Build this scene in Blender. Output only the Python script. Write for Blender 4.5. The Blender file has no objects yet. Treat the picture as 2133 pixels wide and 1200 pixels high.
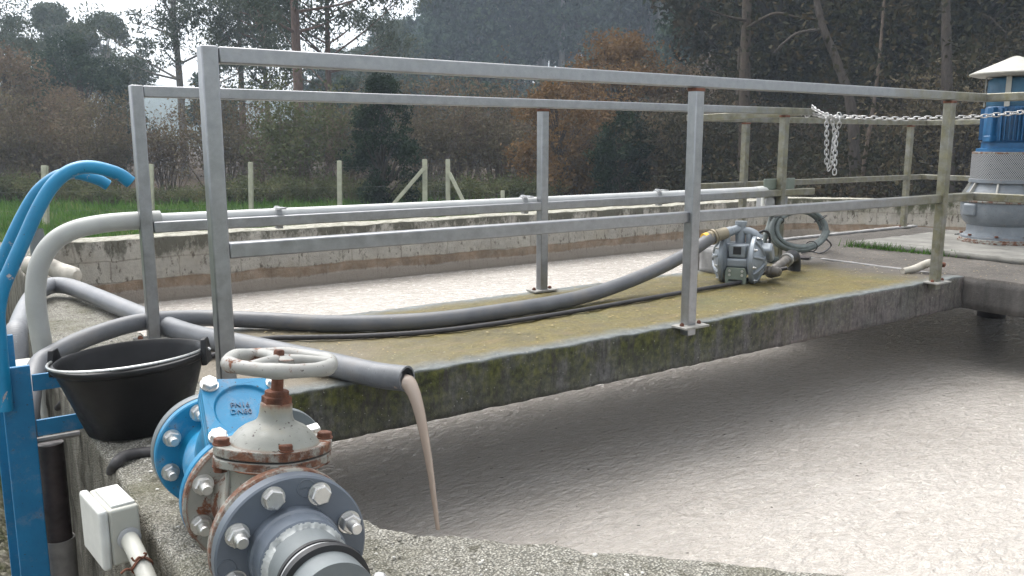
import bpy, math, random
import numpy as np
from mathutils import Vector as V, Matrix
random.seed(7)
S = bpy.context.scene
COL = S.collection
PI = math.pi

# ------------------------------------------------------------------ camera frame (X runs along the walkway, Y across it, z = 0 is the deck)
FPX, CX, CY, CAMZ = 1775.0, 1066.5, 600.0, 0.69
PITCH = math.radians(9.844); ANG = math.radians(54.9335)
Fh = V((math.cos(ANG), math.sin(ANG), 0)); Rt = V((math.sin(ANG), -math.cos(ANG), 0)); Uz = V((0, 0, 1))
FW = Fh*math.cos(PITCH) - Uz*math.sin(PITCH); UP = Fh*math.sin(PITCH) + Uz*math.cos(PITCH)
CAM = V((0, 0, CAMZ))
def ray(u, v): return FW + Rt*((u-CX)/FPX) + UP*((CY-v)/FPX)
def onz(u, v, z=0.0): d = ray(u, v); return CAM + d*((z-CAMZ)/d.z)
def ony(u, v, y): d = ray(u, v); return CAM + d*(y/d.y)
def dep(u, v, D): return CAM + ray(u, v)*D
def flat(u, D):                       # horizontal position at a bearing and forward distance
    p = Fh*D + Rt*((u-CX)/FPX*D); return p.x, p.y

# ------------------------------------------------------------------ materials
class NT:
    def __init__(s, name):
        s.m = bpy.data.materials.new(name); s.m.use_nodes = True
        s.t = s.m.node_tree; s.t.nodes.clear()
        s.out = s.t.nodes.new('ShaderNodeOutputMaterial')
    def n(s, typ, ins=None, out=0, **kw):
        nd = s.t.nodes.new('ShaderNode'+typ)
        for k, v in kw.items(): setattr(nd, k, v)
        for k, v in (ins or {}).items(): s.put(nd.inputs[k], v)
        return nd.outputs[out] if out is not None else nd
    def put(s, sock, v):
        if isinstance(v, bpy.types.NodeSocket): s.t.links.new(v, sock)
        elif isinstance(v, (tuple, list)) and sock.type == 'RGBA' and len(v) == 3: sock.default_value = (*v, 1)
        else: sock.default_value = v
    def pos(s, scale=(1, 1, 1), obj=False, loc=(0, 0, 0)):
        c = s.n('TexCoord', out=3) if obj else s.n('NewGeometry', out=0)
        return s.n('Mapping', {0: c, 1: loc, 3: scale})
    def noise(s, vec, scale, detail=4, rough=.55, dist=0): return s.n('TexNoise', {'Vector': vec, 'Scale': scale, 'Detail': detail, 'Roughness': rough, 'Distortion': dist})
    def ramp(s, fac, stops, interp='LINEAR'):
        nd = s.n('ValToRGB', {0: fac}, None); r = nd.color_ramp; r.interpolation = interp
        while len(r.elements) < len(stops): r.elements.new(.5)
        for e, (p, c) in zip(r.elements, stops):
            e.position = p; e.color = (c, c, c, 1) if not isinstance(c, (tuple, list)) else (*c, 1)
        return nd.outputs[0]
    def mix(s, fac, a, b, blend='MIX'):
        nd = s.t.nodes.new('ShaderNodeMix'); nd.data_type = 'RGBA'; nd.blend_type = blend
        s.put(nd.inputs[0], fac); s.put(nd.inputs[6], a); s.put(nd.inputs[7], b); return nd.outputs[2]
    def math(s, op, a, b=0.0, clamp=False):
        nd = s.t.nodes.new('ShaderNodeMath'); nd.operation = op; nd.use_clamp = clamp
        s.put(nd.inputs[0], a); s.put(nd.inputs[1], b); return nd.outputs[0]
    def rng(s, v, a, b, c=0.0, d=1.0): return s.n('MapRange', {0: v, 1: a, 2: b, 3: c, 4: d})
    def xyz(s, vec, i): return s.n('SeparateXYZ', {0: vec}, i)
    def bump(s, h, strength=.3, dist=.01): return s.n('Bump', {'Height': h, 'Strength': strength, 'Distance': dist})
    def edge(s, rad=.004, samples=6):      # worn edges: where the rounded normal leaves the true one
        b = s.n('Bevel', {0: rad}, samples=samples); g = s.n('NewGeometry', out=1)
        d = s.n('VectorMath', {0: b, 1: g}, 1, operation='DOT_PRODUCT')
        return s.math('SUBTRACT', 1.0, d, True)
    def fin(s, color, rough=.6, metal=0.0, normal=None, spec=.5, **kw):
        ins = {'Base Color': color, 'Roughness': rough, 'Metallic': metal, 'Specular IOR Level': spec}
        if normal is not None: ins['Normal'] = normal
        ins.update(kw)
        b = s.n('BsdfPrincipled', ins); s.t.links.new(b, s.out.inputs[0]); return s.m

def m_plain(name, col, rough=.5, metal=0.0, var=.25, scale=18, bump=.05, spec=.5):
    n = NT(name); p = n.pos(obj=True)
    a = n.noise(p, scale, 6); c = n.mix(n.ramp(a, [(.3, 0), (.7, 1)]), tuple(x*(1-var) for x in col), tuple(min(1, x*(1+var)) for x in col))
    r = n.rng(n.noise(p, scale*3), .3, .7, rough*.8, min(1, rough*1.2))
    return n.fin(c, r, metal, n.bump(n.noise(p, scale*8), bump, .002), spec)

def m_aggregate():
    n = NT('exposed_aggregate'); p = n.pos()
    v = n.n('TexVoronoi', {'Vector': p, 'Scale': 230.0, 'Randomness': 1.0}, None)
    peb = n.ramp(v.outputs['Color'], [(.0, (.24, .225, .19)), (.5, (.36, .345, .30)), (.85, (.43, .415, .37)), (1, (.62, .60, .55))])
    gap = n.ramp(v.outputs['Distance'], [(.35, 1), (.62, 0)])
    c = n.mix(gap, (.15, .145, .125), peb)
    fine = n.noise(p, 260, 3); c = n.mix(.7, c, n.ramp(n.noise(p, 85, 7, .8), [(.32, .42), (.68, 1.45)]), 'MULTIPLY')
    big = n.noise(p, 3.2, 6, .62)
    c = n.mix(n.ramp(big, [(.48, 0), (.66, .7)]), c, (.12, .115, .07))
    spots = n.noise(p, 30, 6, .68); c = n.mix(n.ramp(spots, [(.54, 0), (.66, .8)]), c, (.075, .07, .05))
    side = n.math('ABSOLUTE', n.xyz(n.n('NewGeometry', out=1), 2))
    st = n.noise(n.pos((14, 14, 1.6)), 1.0, 6, .65)
    vert = n.mix(n.ramp(st, [(.38, 0), (.62, 1)]), (.065, .06, .045), (.25, .235, .195))
    gr = n.noise(p, 55, 5, .7); vert = n.mix(.5, vert, n.ramp(gr, [(.3, .3), (.65, 1)]), 'MULTIPLY')
    c = n.mix(n.rng(side, .35, .6), vert, c)
    h = n.math('ADD', n.math('MULTIPLY', v.outputs['Distance'], -1.1), n.math('MULTIPLY', fine, .7))
    return n.fin(c, .92, 0, n.bump(h, .9, .006), .25)

def m_deck_side():
    n = NT('weathered_beam_concrete'); p = n.pos()
    x, y, z = (n.xyz(p, i) for i in range(3))
    base = n.ramp(n.noise(p, 7, 8, .68), [(.28, (.045, .046, .044)), (.55, (.098, .097, .094)), (.75, (.17, .163, .158))])
    warm = n.ramp(n.noise(p, 3.0, 6, .65), [(.4, (.165, .130, .125)), (.62, (.10, .093, .094))])
    base = n.mix(n.rng(x, 2.2, 3.2, 0, .75), base, warm)
    drip = n.noise(n.pos((9, 9, .9)), 1.0, 7, .66); blot = n.noise(p, 5.5, 6, .7)
    hgt = n.rng(z, -.17, .01)
    mo = n.math('MULTIPLY', n.ramp(n.math('ADD', n.math('MULTIPLY', drip, .62), n.math('MULTIPLY', blot, .5)), [(.45, 0), (.58, 1)]), n.rng(hgt, .0, .7, .3, 1.0))
    mo = n.math('MULTIPLY', mo, n.rng(x, 2.6, 3.6, 1, .25))
    c = n.mix(mo, base, n.ramp(n.noise(p, 40, 4), [(.35, (.018, .022, .006)), (.65, (.085, .09, .018))]))
    dk = n.ramp(n.noise(n.pos((34, 34, 7)), 1.0, 7, .75), [(.5, 0), (.62, .85)]); c = n.mix(dk, c, (.038, .034, .032))
    spk = n.noise(p, 130, 2); c = n.mix(.75, c, n.ramp(n.noise(p, 42, 7, .78), [(.32, .3), (.68, 1.55)]), 'MULTIPLY'); c = n.mix(n.ramp(spk, [(.71, 0), (.76, .8)]), c, (.4, .4, .37))
    # top: grey laitance at the rim, ochre moss over the field
    warp = n.math('ADD', n.math('MULTIPLY', n.noise(p, 4.5, 6, .6), .16), -.08)
    yy = n.math('ADD', y, warp)
    rim = n.math('MULTIPLY', n.rng(yy, 2.23, 2.30), n.rng(yy, 3.11, 3.04))
    moss = n.ramp(n.noise(p, 2.6, 8, .68), [(.3, (.058, .050, .018)), (.5, (.122, .096, .022)), (.66, (.085, .080, .024)), (.8, (.085, .078, .045))])
    moss = n.mix(.8, moss, n.ramp(n.noise(p, 62, 6, .78), [(.32, .3), (.66, 1.5)]), 'MULTIPLY'); moss = n.mix(n.ramp(n.noise(p, 7, 7, .7), [(.5, 0), (.66, .65)]), moss, (.075, .062, .03)); moss = n.mix(n.ramp(n.noise(n.pos((3, 14, 1)), 1.2, 6, .7), [(.56, 0), (.68, .6)]), moss, (.16, .105, .055))
    lo = n.rng(n.math('ADD', x, n.math('MULTIPLY', warp, 5)), .85, 1.45); moss = n.mix(lo, (.14, .118, .085), moss)
    hi = n.rng(n.math('ADD', x, n.math('MULTIPLY', warp, 4)), 3.9, 4.25); moss = n.mix(hi, moss, (.075, .065, .055))
    gv = n.ramp(n.noise(p, 22, 7, .7), [(.3, (.055, .062, .060)), (.7, (.17, .184, .180))])
    top = n.mix(rim, gv, moss)
    top = n.mix(n.ramp(n.noise(p, 10, 6, .7), [(.6, 0), (.72, .6)]), top, (.06, .058, .04))
    top = n.mix(n.ramp(spk, [(.70, 0), (.74, .9)]), top, (.5, .47, .36))
    nz = n.xyz(n.n('NewGeometry', out=1), 2)
    c = n.mix(n.rng(nz, .5, .75), c, top)
    h = n.math('ADD', n.noise(p, 30, 8, .7), n.math('MULTIPLY', n.noise(p, 160, 3), .4))
    return n.fin(c, n.rng(nz, .4, .8, .8, .62), 0, n.bump(h, .6, .012), .4)

def m_platform():
    n = NT('stained_platform_concrete'); p = n.pos()
    c = n.ramp(n.noise(p, 3, 9, .7), [(.3, (.042, .036, .030)), (.55, (.078, .068, .058)), (.75, (.125, .11, .095))])
    c = n.mix(n.ramp(n.noise(p, 90, 3), [(.66, 0), (.72, .9)]), c, (.34, .30, .2))
    c = n.mix(.75, c, n.ramp(n.noise(p, 48, 6, .75), [(.3, .35), (.7, 1.5)]), 'MULTIPLY')
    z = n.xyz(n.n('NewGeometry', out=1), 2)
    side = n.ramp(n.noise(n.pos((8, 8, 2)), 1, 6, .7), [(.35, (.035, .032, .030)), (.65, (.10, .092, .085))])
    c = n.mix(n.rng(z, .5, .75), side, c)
    return n.fin(c, .75, 0, n.bump(n.noise(p, 60, 6, .7), .5, .008), .4)

def m_blockwall():
    n = NT('stained_block_wall'); p = n.pos()
    x, y, z = (n.xyz(p, i) for i in range(3))
    along = n.math('ADD', x, n.math('MULTIPLY', y, -.7))
    wz = n.math('MULTIPLY', n.math('SUBTRACT', n.noise(p, 5, 5, .65), .5), .05)
    uv = n.n('CombineXYZ', {0: n.math('ADD', along, wz), 1: n.math('ADD', z, wz)})
    br = n.n('TexBrick', {'Vector': uv, 'Color1': (.335, .315, .275, 1), 'Color2': (.375, .355, .31, 1), 'Mortar': (.26, .24, .205, 1), 'Scale': 1.0, 'Mortar Size': .006, 'Brick Width': .46, 'Row Height': .155, 'Bias': -.2}, None)
    c = br.outputs[0]
    c = n.mix(.55, c, n.ramp(n.noise(p, 9, 8, .72), [(.3, .4), (.65, 1.1)]), 'MULTIPLY')
    c = n.mix(n.ramp(n.noise(p, 2.0, 6, .65), [(.5, 0), (.68, .6)]), c, (.30, .27, .21))
    # dark lichen under the cap and in blotches
    li = n.noise(n.pos((7, 7, 3.2)), 1.0, 8, .74)
    topb = n.rng(z, -.20, .0, 0, .22)
    c = n.mix(n.ramp(n.math('ADD', li, topb), [(.58, 0), (.70, .85)]), c, (.06, .058, .042))
    pits = n.noise(n.pos((26, 26, 12)), 1.0, 5, .7); c = n.mix(n.ramp(pits, [(.56, 0), (.64, .8)]), c, (.06, .048, .036))
    # moss on the right-hand end
    gm = n.math('MULTIPLY', n.rng(x, 8.3, 9.4), n.rng(z, -.22, -.02)); c = n.mix(n.math('MULTIPLY', gm, n.ramp(li, [(.4, 0), (.55, .9)])), c, (.035, .042, .012))
    # sludge tide marks
    w = n.math('ADD', z, n.math('MULTIPLY', n.noise(p, 2.2, 5), .09))
    tide = n.math('MULTIPLY', n.rng(w, -.345, -.325, 0, 1), n.rng(w, -.262, -.25, 1, 0))
    c = n.mix(n.math('MULTIPLY', tide, n.ramp(n.noise(p, 14, 6, .7), [(.25, .55), (.6, .95)])), c, n.ramp(n.noise(p, 9, 5), [(.35, (.15, .105, .07)), (.65, (.25, .18, .125))]))
    lowb = n.rng(w, -.335, -.35); c = n.mix(n.math('MULTIPLY', lowb, .85), c, (.25, .215, .18))
    # rust runs at starter bars
    rs = n.n('TexVoronoi', {'Vector': n.n('CombineXYZ', {0: along, 1: 0.0, 2: 0.0}), 'Scale': 1.9, 'Randomness': .8}, None).outputs['Distance']
    rr = n.math('MULTIPLY', n.ramp(rs, [(.03, 1), (.055, 0)]), n.math('MULTIPLY', n.rng(z, -.34, -.3), n.rng(z, -.10, -.16)))
    rr = n.math('MULTIPLY', rr, n.rng(x, 3.2, 2.4)); c = n.mix(n.math('MULTIPLY', rr, n.ramp(n.noise(p, 30, 3), [(.35, .2), (.55, 1)])), c, (.22, .075, .03))
    nz = n.xyz(n.n('NewGeometry', out=1), 2)
    cap = n.ramp(n.noise(p, 14, 8, .7), [(.32, (.13, .125, .09)), (.6, (.40, .385, .33))]); c = n.mix(n.rng(nz, .5, .75), c, cap)
    h = n.math('ADD', n.math('MULTIPLY', br.outputs[1], -.5), n.noise(p, 40, 8, .75))
    return n.fin(c, .9, 0, n.bump(h, .8, .018), .25)

def m_rail():
    n = NT('weathered_aluminium'); p = n.pos()
    a = n.noise(p, 30, 6, .65); c = n.ramp(a, [(.3, (.255, .26, .27)), (.7, (.335, .34, .35))])
    sc = n.noise(n.pos((60, 60, 60)), 3, 4, .7); c = n.mix(n.ramp(sc, [(.64, 0), (.72, .45)]), c, (.46, .47, .48))
    dirt = n.noise(p, 9, 6, .7); c = n.mix(n.ramp(dirt, [(.58, 0), (.75, .35)]), c, (.14, .13, .12))
    x = n.xyz(p, 0); al = n.math('ADD', x, n.math('MULTIPLY', n.noise(p, 5, 5, .7), 1.2))
    alg = n.math('MULTIPLY', n.rng(al, 4.05, 4.6), n.ramp(n.noise(p, 16, 6, .7), [(.3, .35), (.58, .92)]))
    c = n.mix(alg, c, n.ramp(n.noise(p, 20, 4), [(.3, (.075, .07, .032)), (.7, (.18, .165, .09))]))
    return n.fin(c, n.rng(a, .3, .7, .28, .42), n.math('SUBTRACT', .85, n.math('MULTIPLY', alg, .8)), n.bump(n.noise(p, 200, 3), .08, .002))

def m_paint(name, col, col2, rust_amt=.5, edge_rad=.004, rough=.42, chip=(.30, .27, .25), seed=0.0):
    n = NT(name); p = n.pos(loc=(seed, seed, seed))
    c = n.mix(n.ramp(n.noise(p, 14, 6, .65), [(.3, 0), (.7, 1)]), col, col2)
    e = n.edge(edge_rad)
    big = n.noise(p, 20, 8, .72)
    mask = n.math('ADD', big, n.math('MULTIPLY', e, 1.6*rust_amt))
    r1 = n.ramp(mask, [(.72-.16*rust_amt, 0), (.77-.16*rust_amt, 1)])
    rust = n.ramp(n.noise(p, 70, 5, .7), [(.3, (.07, .026, .014)), (.55, (.16, .062, .03)), (.75, (.26, .13, .075))])
    halo = n.ramp(mask, [(.58-.16*rust_amt, 0), (.72-.16*rust_amt, .55)])
    c = n.mix(halo, c, n.mix(.5, c, chip)); c = n.mix(r1, c, rust)
    spk = n.noise(p, 160, 2, .6); sp = n.ramp(spk, [(.68, 0), (.72, .85)]); c = n.mix(sp, c, (.035, .025, .02))
    rg = n.math('ADD', n.math('MULTIPLY', r1, .4), n.rng(n.noise(p, 40), .3, .7, rough*.75, rough*1.25))
    h = n.math('ADD', n.math('MULTIPLY', n.math('MULTIPLY', r1, n.noise(p, 200, 3)), 1.2), n.math('ADD', n.math('MULTIPLY', n.noise(p, 90, 4), .35), n.math('MULTIPLY', sp, -.5)))
    return n.fin(c, rg, 0, n.bump(h, .25, .004))

def m_peel(name):        # blue tubes with flaked patches down to pale primer
    n = NT(name); p = n.pos()
    c = n.ramp(n.noise(p, 12, 5), [(.3, (.002, .145, .29)), (.7, (.004, .20, .38))])
    k = n.noise(p, 11, 6, .66, .6); pm = n.ramp(k, [(.625, 0), (.64, 1)])
    c = n.mix(pm, c, n.ramp(n.noise(p, 60, 4), [(.3, (.26, .22, .22)), (.7, (.43, .39, .39))]))
    sp = n.ramp(n.noise(p, 75, 4, .7), [(.66, 0), (.70, .9)]); c = n.mix(sp, c, (.03, .022, .02))
    h = n.math('MULTIPLY', pm, -1.0)
    return n.fin(c, n.rng(n.noise(p, 50), .3, .7, .3, .5), 0, n.bump(h, .5, .002))

def m_sludge(name, thick=False):
    n = NT(name); p = n.pos()
    if thick: return n.fin((.40, .325, .27), .2, 0, n.bump(n.noise(n.pos((60, 60, 4)), 1, 3), .25, .004))
    big = n.noise(p, .9, 6, .62)
    c = n.ramp(big, [(.3, (.395, .362, .322)), (.7, (.475, .44, .398))])
    rot = n.n('Mapping', {0: n.n('NewGeometry', out=0), 2: (0, 0, .95), 3: (1.0, 1.9, 1)})
    f = n.noise(rot, 16, 7, .70, .4); c = n.mix(.4, c, n.ramp(f, [(.3, .82), (.62, 1.08)]), 'MULTIPLY')
    pk = n.noise(rot, 30, 4, .62, .3); c = n.mix(n.ramp(pk, [(.62, 0), (.74, .45)]), c, (.24, .195, .165))
    sp = n.noise(p, 34, 2, .5); c = n.mix(n.ramp(sp, [(.735, 0), (.75, .9)]), c, (.04, .03, .025))
    foam = n.noise(p, 70, 4, .65); c = n.mix(n.ramp(foam, [(.60, 0), (.70, .45)]), c, (.66, .62, .58))
    w0 = n.noise(rot, 5, 4, .55, .6); w1 = n.noise(rot, 17, 5, .62, .5); w2 = n.noise(rot, 42, 4, .6, .3)
    h = n.math('ADD', n.math('ADD', n.math('MULTIPLY', w0, 1.2), n.math('MULTIPLY', w1, .75)), n.math('MULTIPLY', w2, .28))
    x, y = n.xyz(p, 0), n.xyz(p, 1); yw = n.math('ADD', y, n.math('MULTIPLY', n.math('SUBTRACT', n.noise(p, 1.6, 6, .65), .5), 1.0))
    wet_shade = n.math('MULTIPLY', n.rng(yw, 1.45, 2.35), n.math('MULTIPLY', n.rng(yw, 3.6, 3.1), n.rng(x, 4.6, 3.0, .4, 1)))
    c = n.mix(n.math('MULTIPLY', wet_shade, .24), c, (.235, .205, .18))  # shade under the slab painted into the colour, over the foam-free liquid
    pock = n.noise(n.n('Mapping', {0: n.n('NewGeometry', out=0), 2: (0, 0, .95), 3: (1.0, 2.6, 1)}), 22, 4, .6, .4)
    h = n.math('ADD', h, n.math('MULTIPLY', wet_shade, n.math('MULTIPLY', n.ramp(pock, [(.38, 0), (.58, 1)]), .5)))
    r_ = n.math('SUBTRACT', n.rng(f, .35, .65, .14, .30), n.math('MULTIPLY', wet_shade, .09))
    return n.fin(c, r_, 0, n.bump(h, .9, .029), .8)

def m_ground():
    n = NT('field_ground'); p = n.pos()
    at = n.n('Attribute', attribute_name='litter', out=2); gv = n.n('Attribute', attribute_name='gravel', out=2)
    g = n.ramp(n.noise(p, 1.5, 8, .7), [(.3, (.035, .048, .014)), (.5, (.062, .083, .024)), (.7, (.085, .080, .035))])
    g = n.mix(.5, g, n.ramp(n.noise(p, 30, 4, .7), [(.3, .4), (.7, 1.3)]), 'MULTIPLY')
    li = n.ramp(n.noise(p, 2.5, 9, .75), [(.3, (.018, .013, .009)), (.55, (.05, .033, .02)), (.75, (.09, .06, .036))])
    v = n.n('TexVoronoi', {'Vector': p, 'Scale': 42.0}, None)
    gr = n.ramp(v.outputs['Color'], [(.1, (.07, .062, .05)), (.6, (.2, .18, .155)), (1, (.36, .33, .29))])
    gr = n.mix(n.ramp(n.noise(p, 5, 6, .7), [(.48, 0), (.62, .85)]), gr, (.045, .05, .018))
    c = n.mix(at, g, li); c = n.mix(gv, c, gr)
    return n.fin(c, .95, 0, n.bump(n.math('ADD', n.noise(p, 25, 6, .7), n.math('MULTIPLY', v.outputs['Distance'], -.8)), .7, .03), .2)

def m_leaf(name, stops, trans=.25, rough=.55):
    n = NT(name)
    r = n.n('NewGeometry', None, None).outputs['Random Per Island']
    pz = n.noise(n.pos(obj=True), 1.1, 3, .6); f = n.math('ADD', n.math('MULTIPLY', r, .3), n.math('MULTIPLY', n.rng(pz, .32, .68), .7))
    c = n.ramp(f, stops)
    d = n.n('BsdfPrincipled', {'Base Color': c, 'Roughness': .8, 'Specular IOR Level': .08}); t = n.n('BsdfTranslucent', {0: c})
    m = n.n('MixShader', {0: trans, 1: d, 2: t}); n.t.links.new(m, n.out.inputs[0]); return n.m

def m_bark(name, a, b, sc=6):
    n = NT(name); p = n.pos((4, 4, .7)); f = n.noise(p, sc, 8, .7)
    c = n.ramp(f, [(.3, a), (.7, b)])
    return n.fin(c, .9, 0, n.bump(f, .6, .03), .2)

MT = dict(
    agg=m_aggregate(), deck=m_deck_side(), plat=m_platform(), block=m_blockwall(), rail=m_rail(),
    blue=m_paint('blue_valve_paint', (.002, .135, .28), (.005, .185, .35), .30, .003, .42),
    bluep=m_paint('blue_bar_paint', (.002, .115, .255), (.004, .155, .33), .28, .003, .4, seed=3.3),
    greyp=m_paint('grey_valve_paint', (.195, .20, .178), (.255, .258, .232), 1.0, .007, .42, seed=1.7),
    wheelp=m_paint('worn_wheel_paint', (.205, .207, .193), (.27, .272, .255), .9, .006, .5, seed=5.2),
    machine=m_paint('grey_machine_paint', (.125, .142, .160), (.18, .20, .218), .35, .01, .45, seed=2.1),
    pump=m_plain('pump_casting_paint', (.23, .255, .28), .36, .25, .15, 20, .12),
    pumpg=m_plain('green_foot_paint', (.17, .20, .165), .45, .1, .15, 20, .1),
    bluem=m_plain('blue_motor_paint', (.008, .080, .19), .42, 0, .3, 14, .1),
    rust=m_plain('rusty_iron', (.13, .05, .028), .85, .1, .6, 40, .5),
    steel=m_plain('stainless_steel', (.56, .555, .54), .32, .85, .12, 30, .06),
    pvc=m_plain('grey_pvc', (.088, .105, .13), .36, 0, .12, 12, .05),
    pvcp=m_plain('grey_pvc_pipe', (.115, .13, .135), .45, 0, .15, 9, .08),
    rubber=m_plain('black_rubber', (.011, .011, .013), .5, 0, .3, 30, .1),
    cable=m_plain('black_cable', (.026, .024, .026), .55, 0, .3, 30, .1),
    bucket=m_plain('black_bucket_plastic', (.007, .007, .008), .42, 0, .5, 16, .12, .3),
    white=m_plain('white_plastic', (.53, .535, .51), .4, 0, .08, 16, .05),
    cream=m_plain('cream_plastic', (.42, .415, .37), .5, 0, .12, 12, .08),
    conduit=m_plain('grey_white_conduit', (.32, .325, .31), .48, 0, .12, 9, .08),
    glue=m_plain('pale_solvent_cement', (.34, .355, .35), .55, 0, .2, 40, .4),
    yellow=m_plain('yellow_tape', (.75, .42, .02), .4, 0, .1),
    cab=m_plain('grey_enclosure', (.32, .325, .33), .45, .1, .12, 12, .08),
    dark=m_plain('dark_pipe', (.022, .014, .014), .6, 0, .4, 20, .2),
    sock=m_plain('dusty_grey_pipe', (.16, .15, .14), .7, 0, .3, 20, .2),
    ochre=m_plain('brass_fitting', (.25, .215, .15), .45, .4, .2, 20, .1),
    coil=m_plain('grey_green_cable', (.10, .118, .114), .5, 0, .3, 30, .15),
    plinth=m_plain('pale_plinth_concrete', (.145, .14, .125), .85, 0, .35, 6, .6),
    conc=m_plain('grey_concrete', (.24, .235, .23), .9, 0, .3, 12, .7),
    post=m_plain('concrete_post', (.36, .355, .27), .9, 0, .2, 8, .4),
    zinc=m_plain('zinc_chain', (.42, .415, .41), .35, .8, .1),
    capw=m_plain('white_grp_cap', (.34, .33, .295), .5, 0, .15, 10, .1),
    wire=m_plain('fence_wire', (.10, .10, .095), .6, .5),
    run=m_plain('white_conduit', (.46, .465, .46), .4, 0, .1, 12, .06),
    plate=m_plain('galvanised_plate', (.27, .262, .24), .6, .3, .25, 30, .2),
    handle=m_plain('weathered_handle', (.36, .335, .29), .7, 0, .25, 18, .3),
    bail=m_plain('bucket_wire', (.40, .41, .40), .3, .7, .15),
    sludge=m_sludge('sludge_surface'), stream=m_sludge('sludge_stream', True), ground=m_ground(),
    bark_red=m_bark('reddish_bark', (.10, .065, .052), (.22, .15, .125)), bark_pale=m_bark('pale_bark', (.13, .12, .11), (.30, .28, .255)),
    bark_dark=m_bark('dark_bark', (.028, .023, .020), (.085, .07, .06)), bark_mid=m_bark('brown_bark', (.06, .045, .036), (.15, .115, .09)), bark_wood=m_bark('shaded_bark', (.03, .023, .018), (.085, .065, .05)),
    l_dark=m_leaf('dark_evergreen_leaf', [(0, (.014, .026, .017)), (.5, (.034, .055, .034)), (1, (.085, .11, .068))]),
    l_ivy=m_leaf('ivy_leaf', [(0, (.005, .011, .007)), (.55, (.014, .027, .014)), (1, (.05, .075, .04))]),
    l_euc=m_leaf('eucalyptus_leaf', [(0, (.035, .048, .034)), (.6, (.085, .105, .075)), (1, (.165, .16, .11))]),
    l_hill=m_leaf('hill_leaf', [(0, (.006, .013, .009)), (.45, (.022, .044, .028)), (1, (.10, .145, .085))]),
    l_rust=m_leaf('russet_leaf', [(0, (.075, .053, .036)), (.6, (.15, .11, .072)), (1, (.23, .175, .12))]),
    l_oak=m_leaf('orange_leaf', [(0, (.08, .045, .020)), (.6, (.16, .095, .042)), (1, (.25, .155, .07))]),
    l_brown=m_leaf('brown_leaf', [(0, (.055, .044, .028)), (.6, (.13, .108, .068)), (1, (.23, .19, .125))]),
    l_brown2=m_leaf('dark_brown_leaf', [(0, (.012, .008, .005)), (.6, (.042, .027, .016)), (1, (.10, .062, .034))]),
    l_wood=m_leaf('woodland_leaf', [(0, (.008, .010, .006)), (.45, (.030, .030, .016)), (.8, (.056, .042, .023)), (1, (.11, .075, .04))]),
    l_green=m_leaf('olive_leaf', [(0, (.04, .050, .022)), (.6, (.095, .105, .048)), (1, (.16, .14, .07))]),
    grass=m_leaf('grass_blade', [(0, (.04, .085, .018)), (.6, (.085, .17, .035)), (1, (.18, .20, .07))], .3),
    litter=m_leaf('dry_leaf', [(0, (.16, .10, .05)), (.6, (.38, .30, .16)), (1, (.62, .57, .45))], .1),
)
def m_mesh():
    n = NT('perforated_guard'); c = n.n('TexCoord', out=3)
    x, y, z = (n.xyz(c, i) for i in range(3))
    u = n.math('MULTIPLY', n.math('ARCTAN2', y, x), .27)
    uv = n.n('CombineXYZ', {0: n.math('ADD', u, z), 1: n.math('SUBTRACT', u, z)})
    v = n.n('TexVoronoi', {'Vector': uv, 'Scale': 62.0, 'Randomness': 0.0}, None).outputs['Distance']
    return n.fin(n.ramp(v, [(.36, (.03, .03, .032)), (.44, (.36, .365, .37))]), .5, .35)
MT['mesh'] = m_mesh()
def m_rim():
    n = NT('rust_flaked_rim'); p = n.pos()
    k = n.ramp(n.noise(p, 34, 8, .74), [(.44, 0), (.56, 1)])
    rust = n.ramp(n.noise(p, 75, 5, .7), [(.3, (.055, .022, .013)), (.55, (.13, .055, .03)), (.75, (.23, .125, .075))])
    c = n.mix(k, (.22, .222, .198), rust); c = n.mix(n.ramp(n.noise(p, 140, 2), [(.66, 0), (.71, .8)]), c, (.03, .022, .018))
    return n.fin(c, n.math('ADD', .45, n.math('MULTIPLY', k, .4)), 0, n.bump(n.math('ADD', k, n.noise(p, 200, 3)), .35, .003))
MT['rim'] = m_rim()
def m_hose(name, col, ribs):
    n = NT(name); p = n.pos()
    a = n.noise(p, 10, 6, .6); c = n.mix(n.ramp(a, [(.35, 0), (.7, 1)]), tuple(x*.82 for x in col), tuple(x*1.15 for x in col))
    dk = n.ramp(n.noise(p, 170, 2), [(.66, 0), (.72, .5)]); c = n.mix(dk, c, (.05, .05, .055))
    sc = n.ramp(n.noise(n.pos((30, 30, 30)), 2.2, 3, .8), [(.70, 0), (.74, .7)]); c = n.mix(sc, c, (.38, .38, .38))
    mud = n.ramp(n.noise(p, 5, 8, .72), [(.50, 0), (.66, .5)]); c = n.mix(mud, c, (.13, .112, .092))
    uv = n.n('TexCoord', out=2)
    w = n.n('TexWave', {'Vector': uv, 'Scale': ribs, 'Distortion': 0.0}, 1, wave_type='BANDS', bands_direction='Y') if ribs else n.noise(p, 90, 3)
    return n.fin(c, .42, 0, n.bump(w, .12 if ribs else .06, .003))
MT['hose'] = m_hose('grey_suction_hose', (.105, .109, .118), 0)
MT['hose2'] = m_hose('pale_grey_hose', (.14, .147, .158), 40)
MT['spiral'] = m_hose('brown_spiral_hose', (.10, .088, .075), 0)

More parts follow.
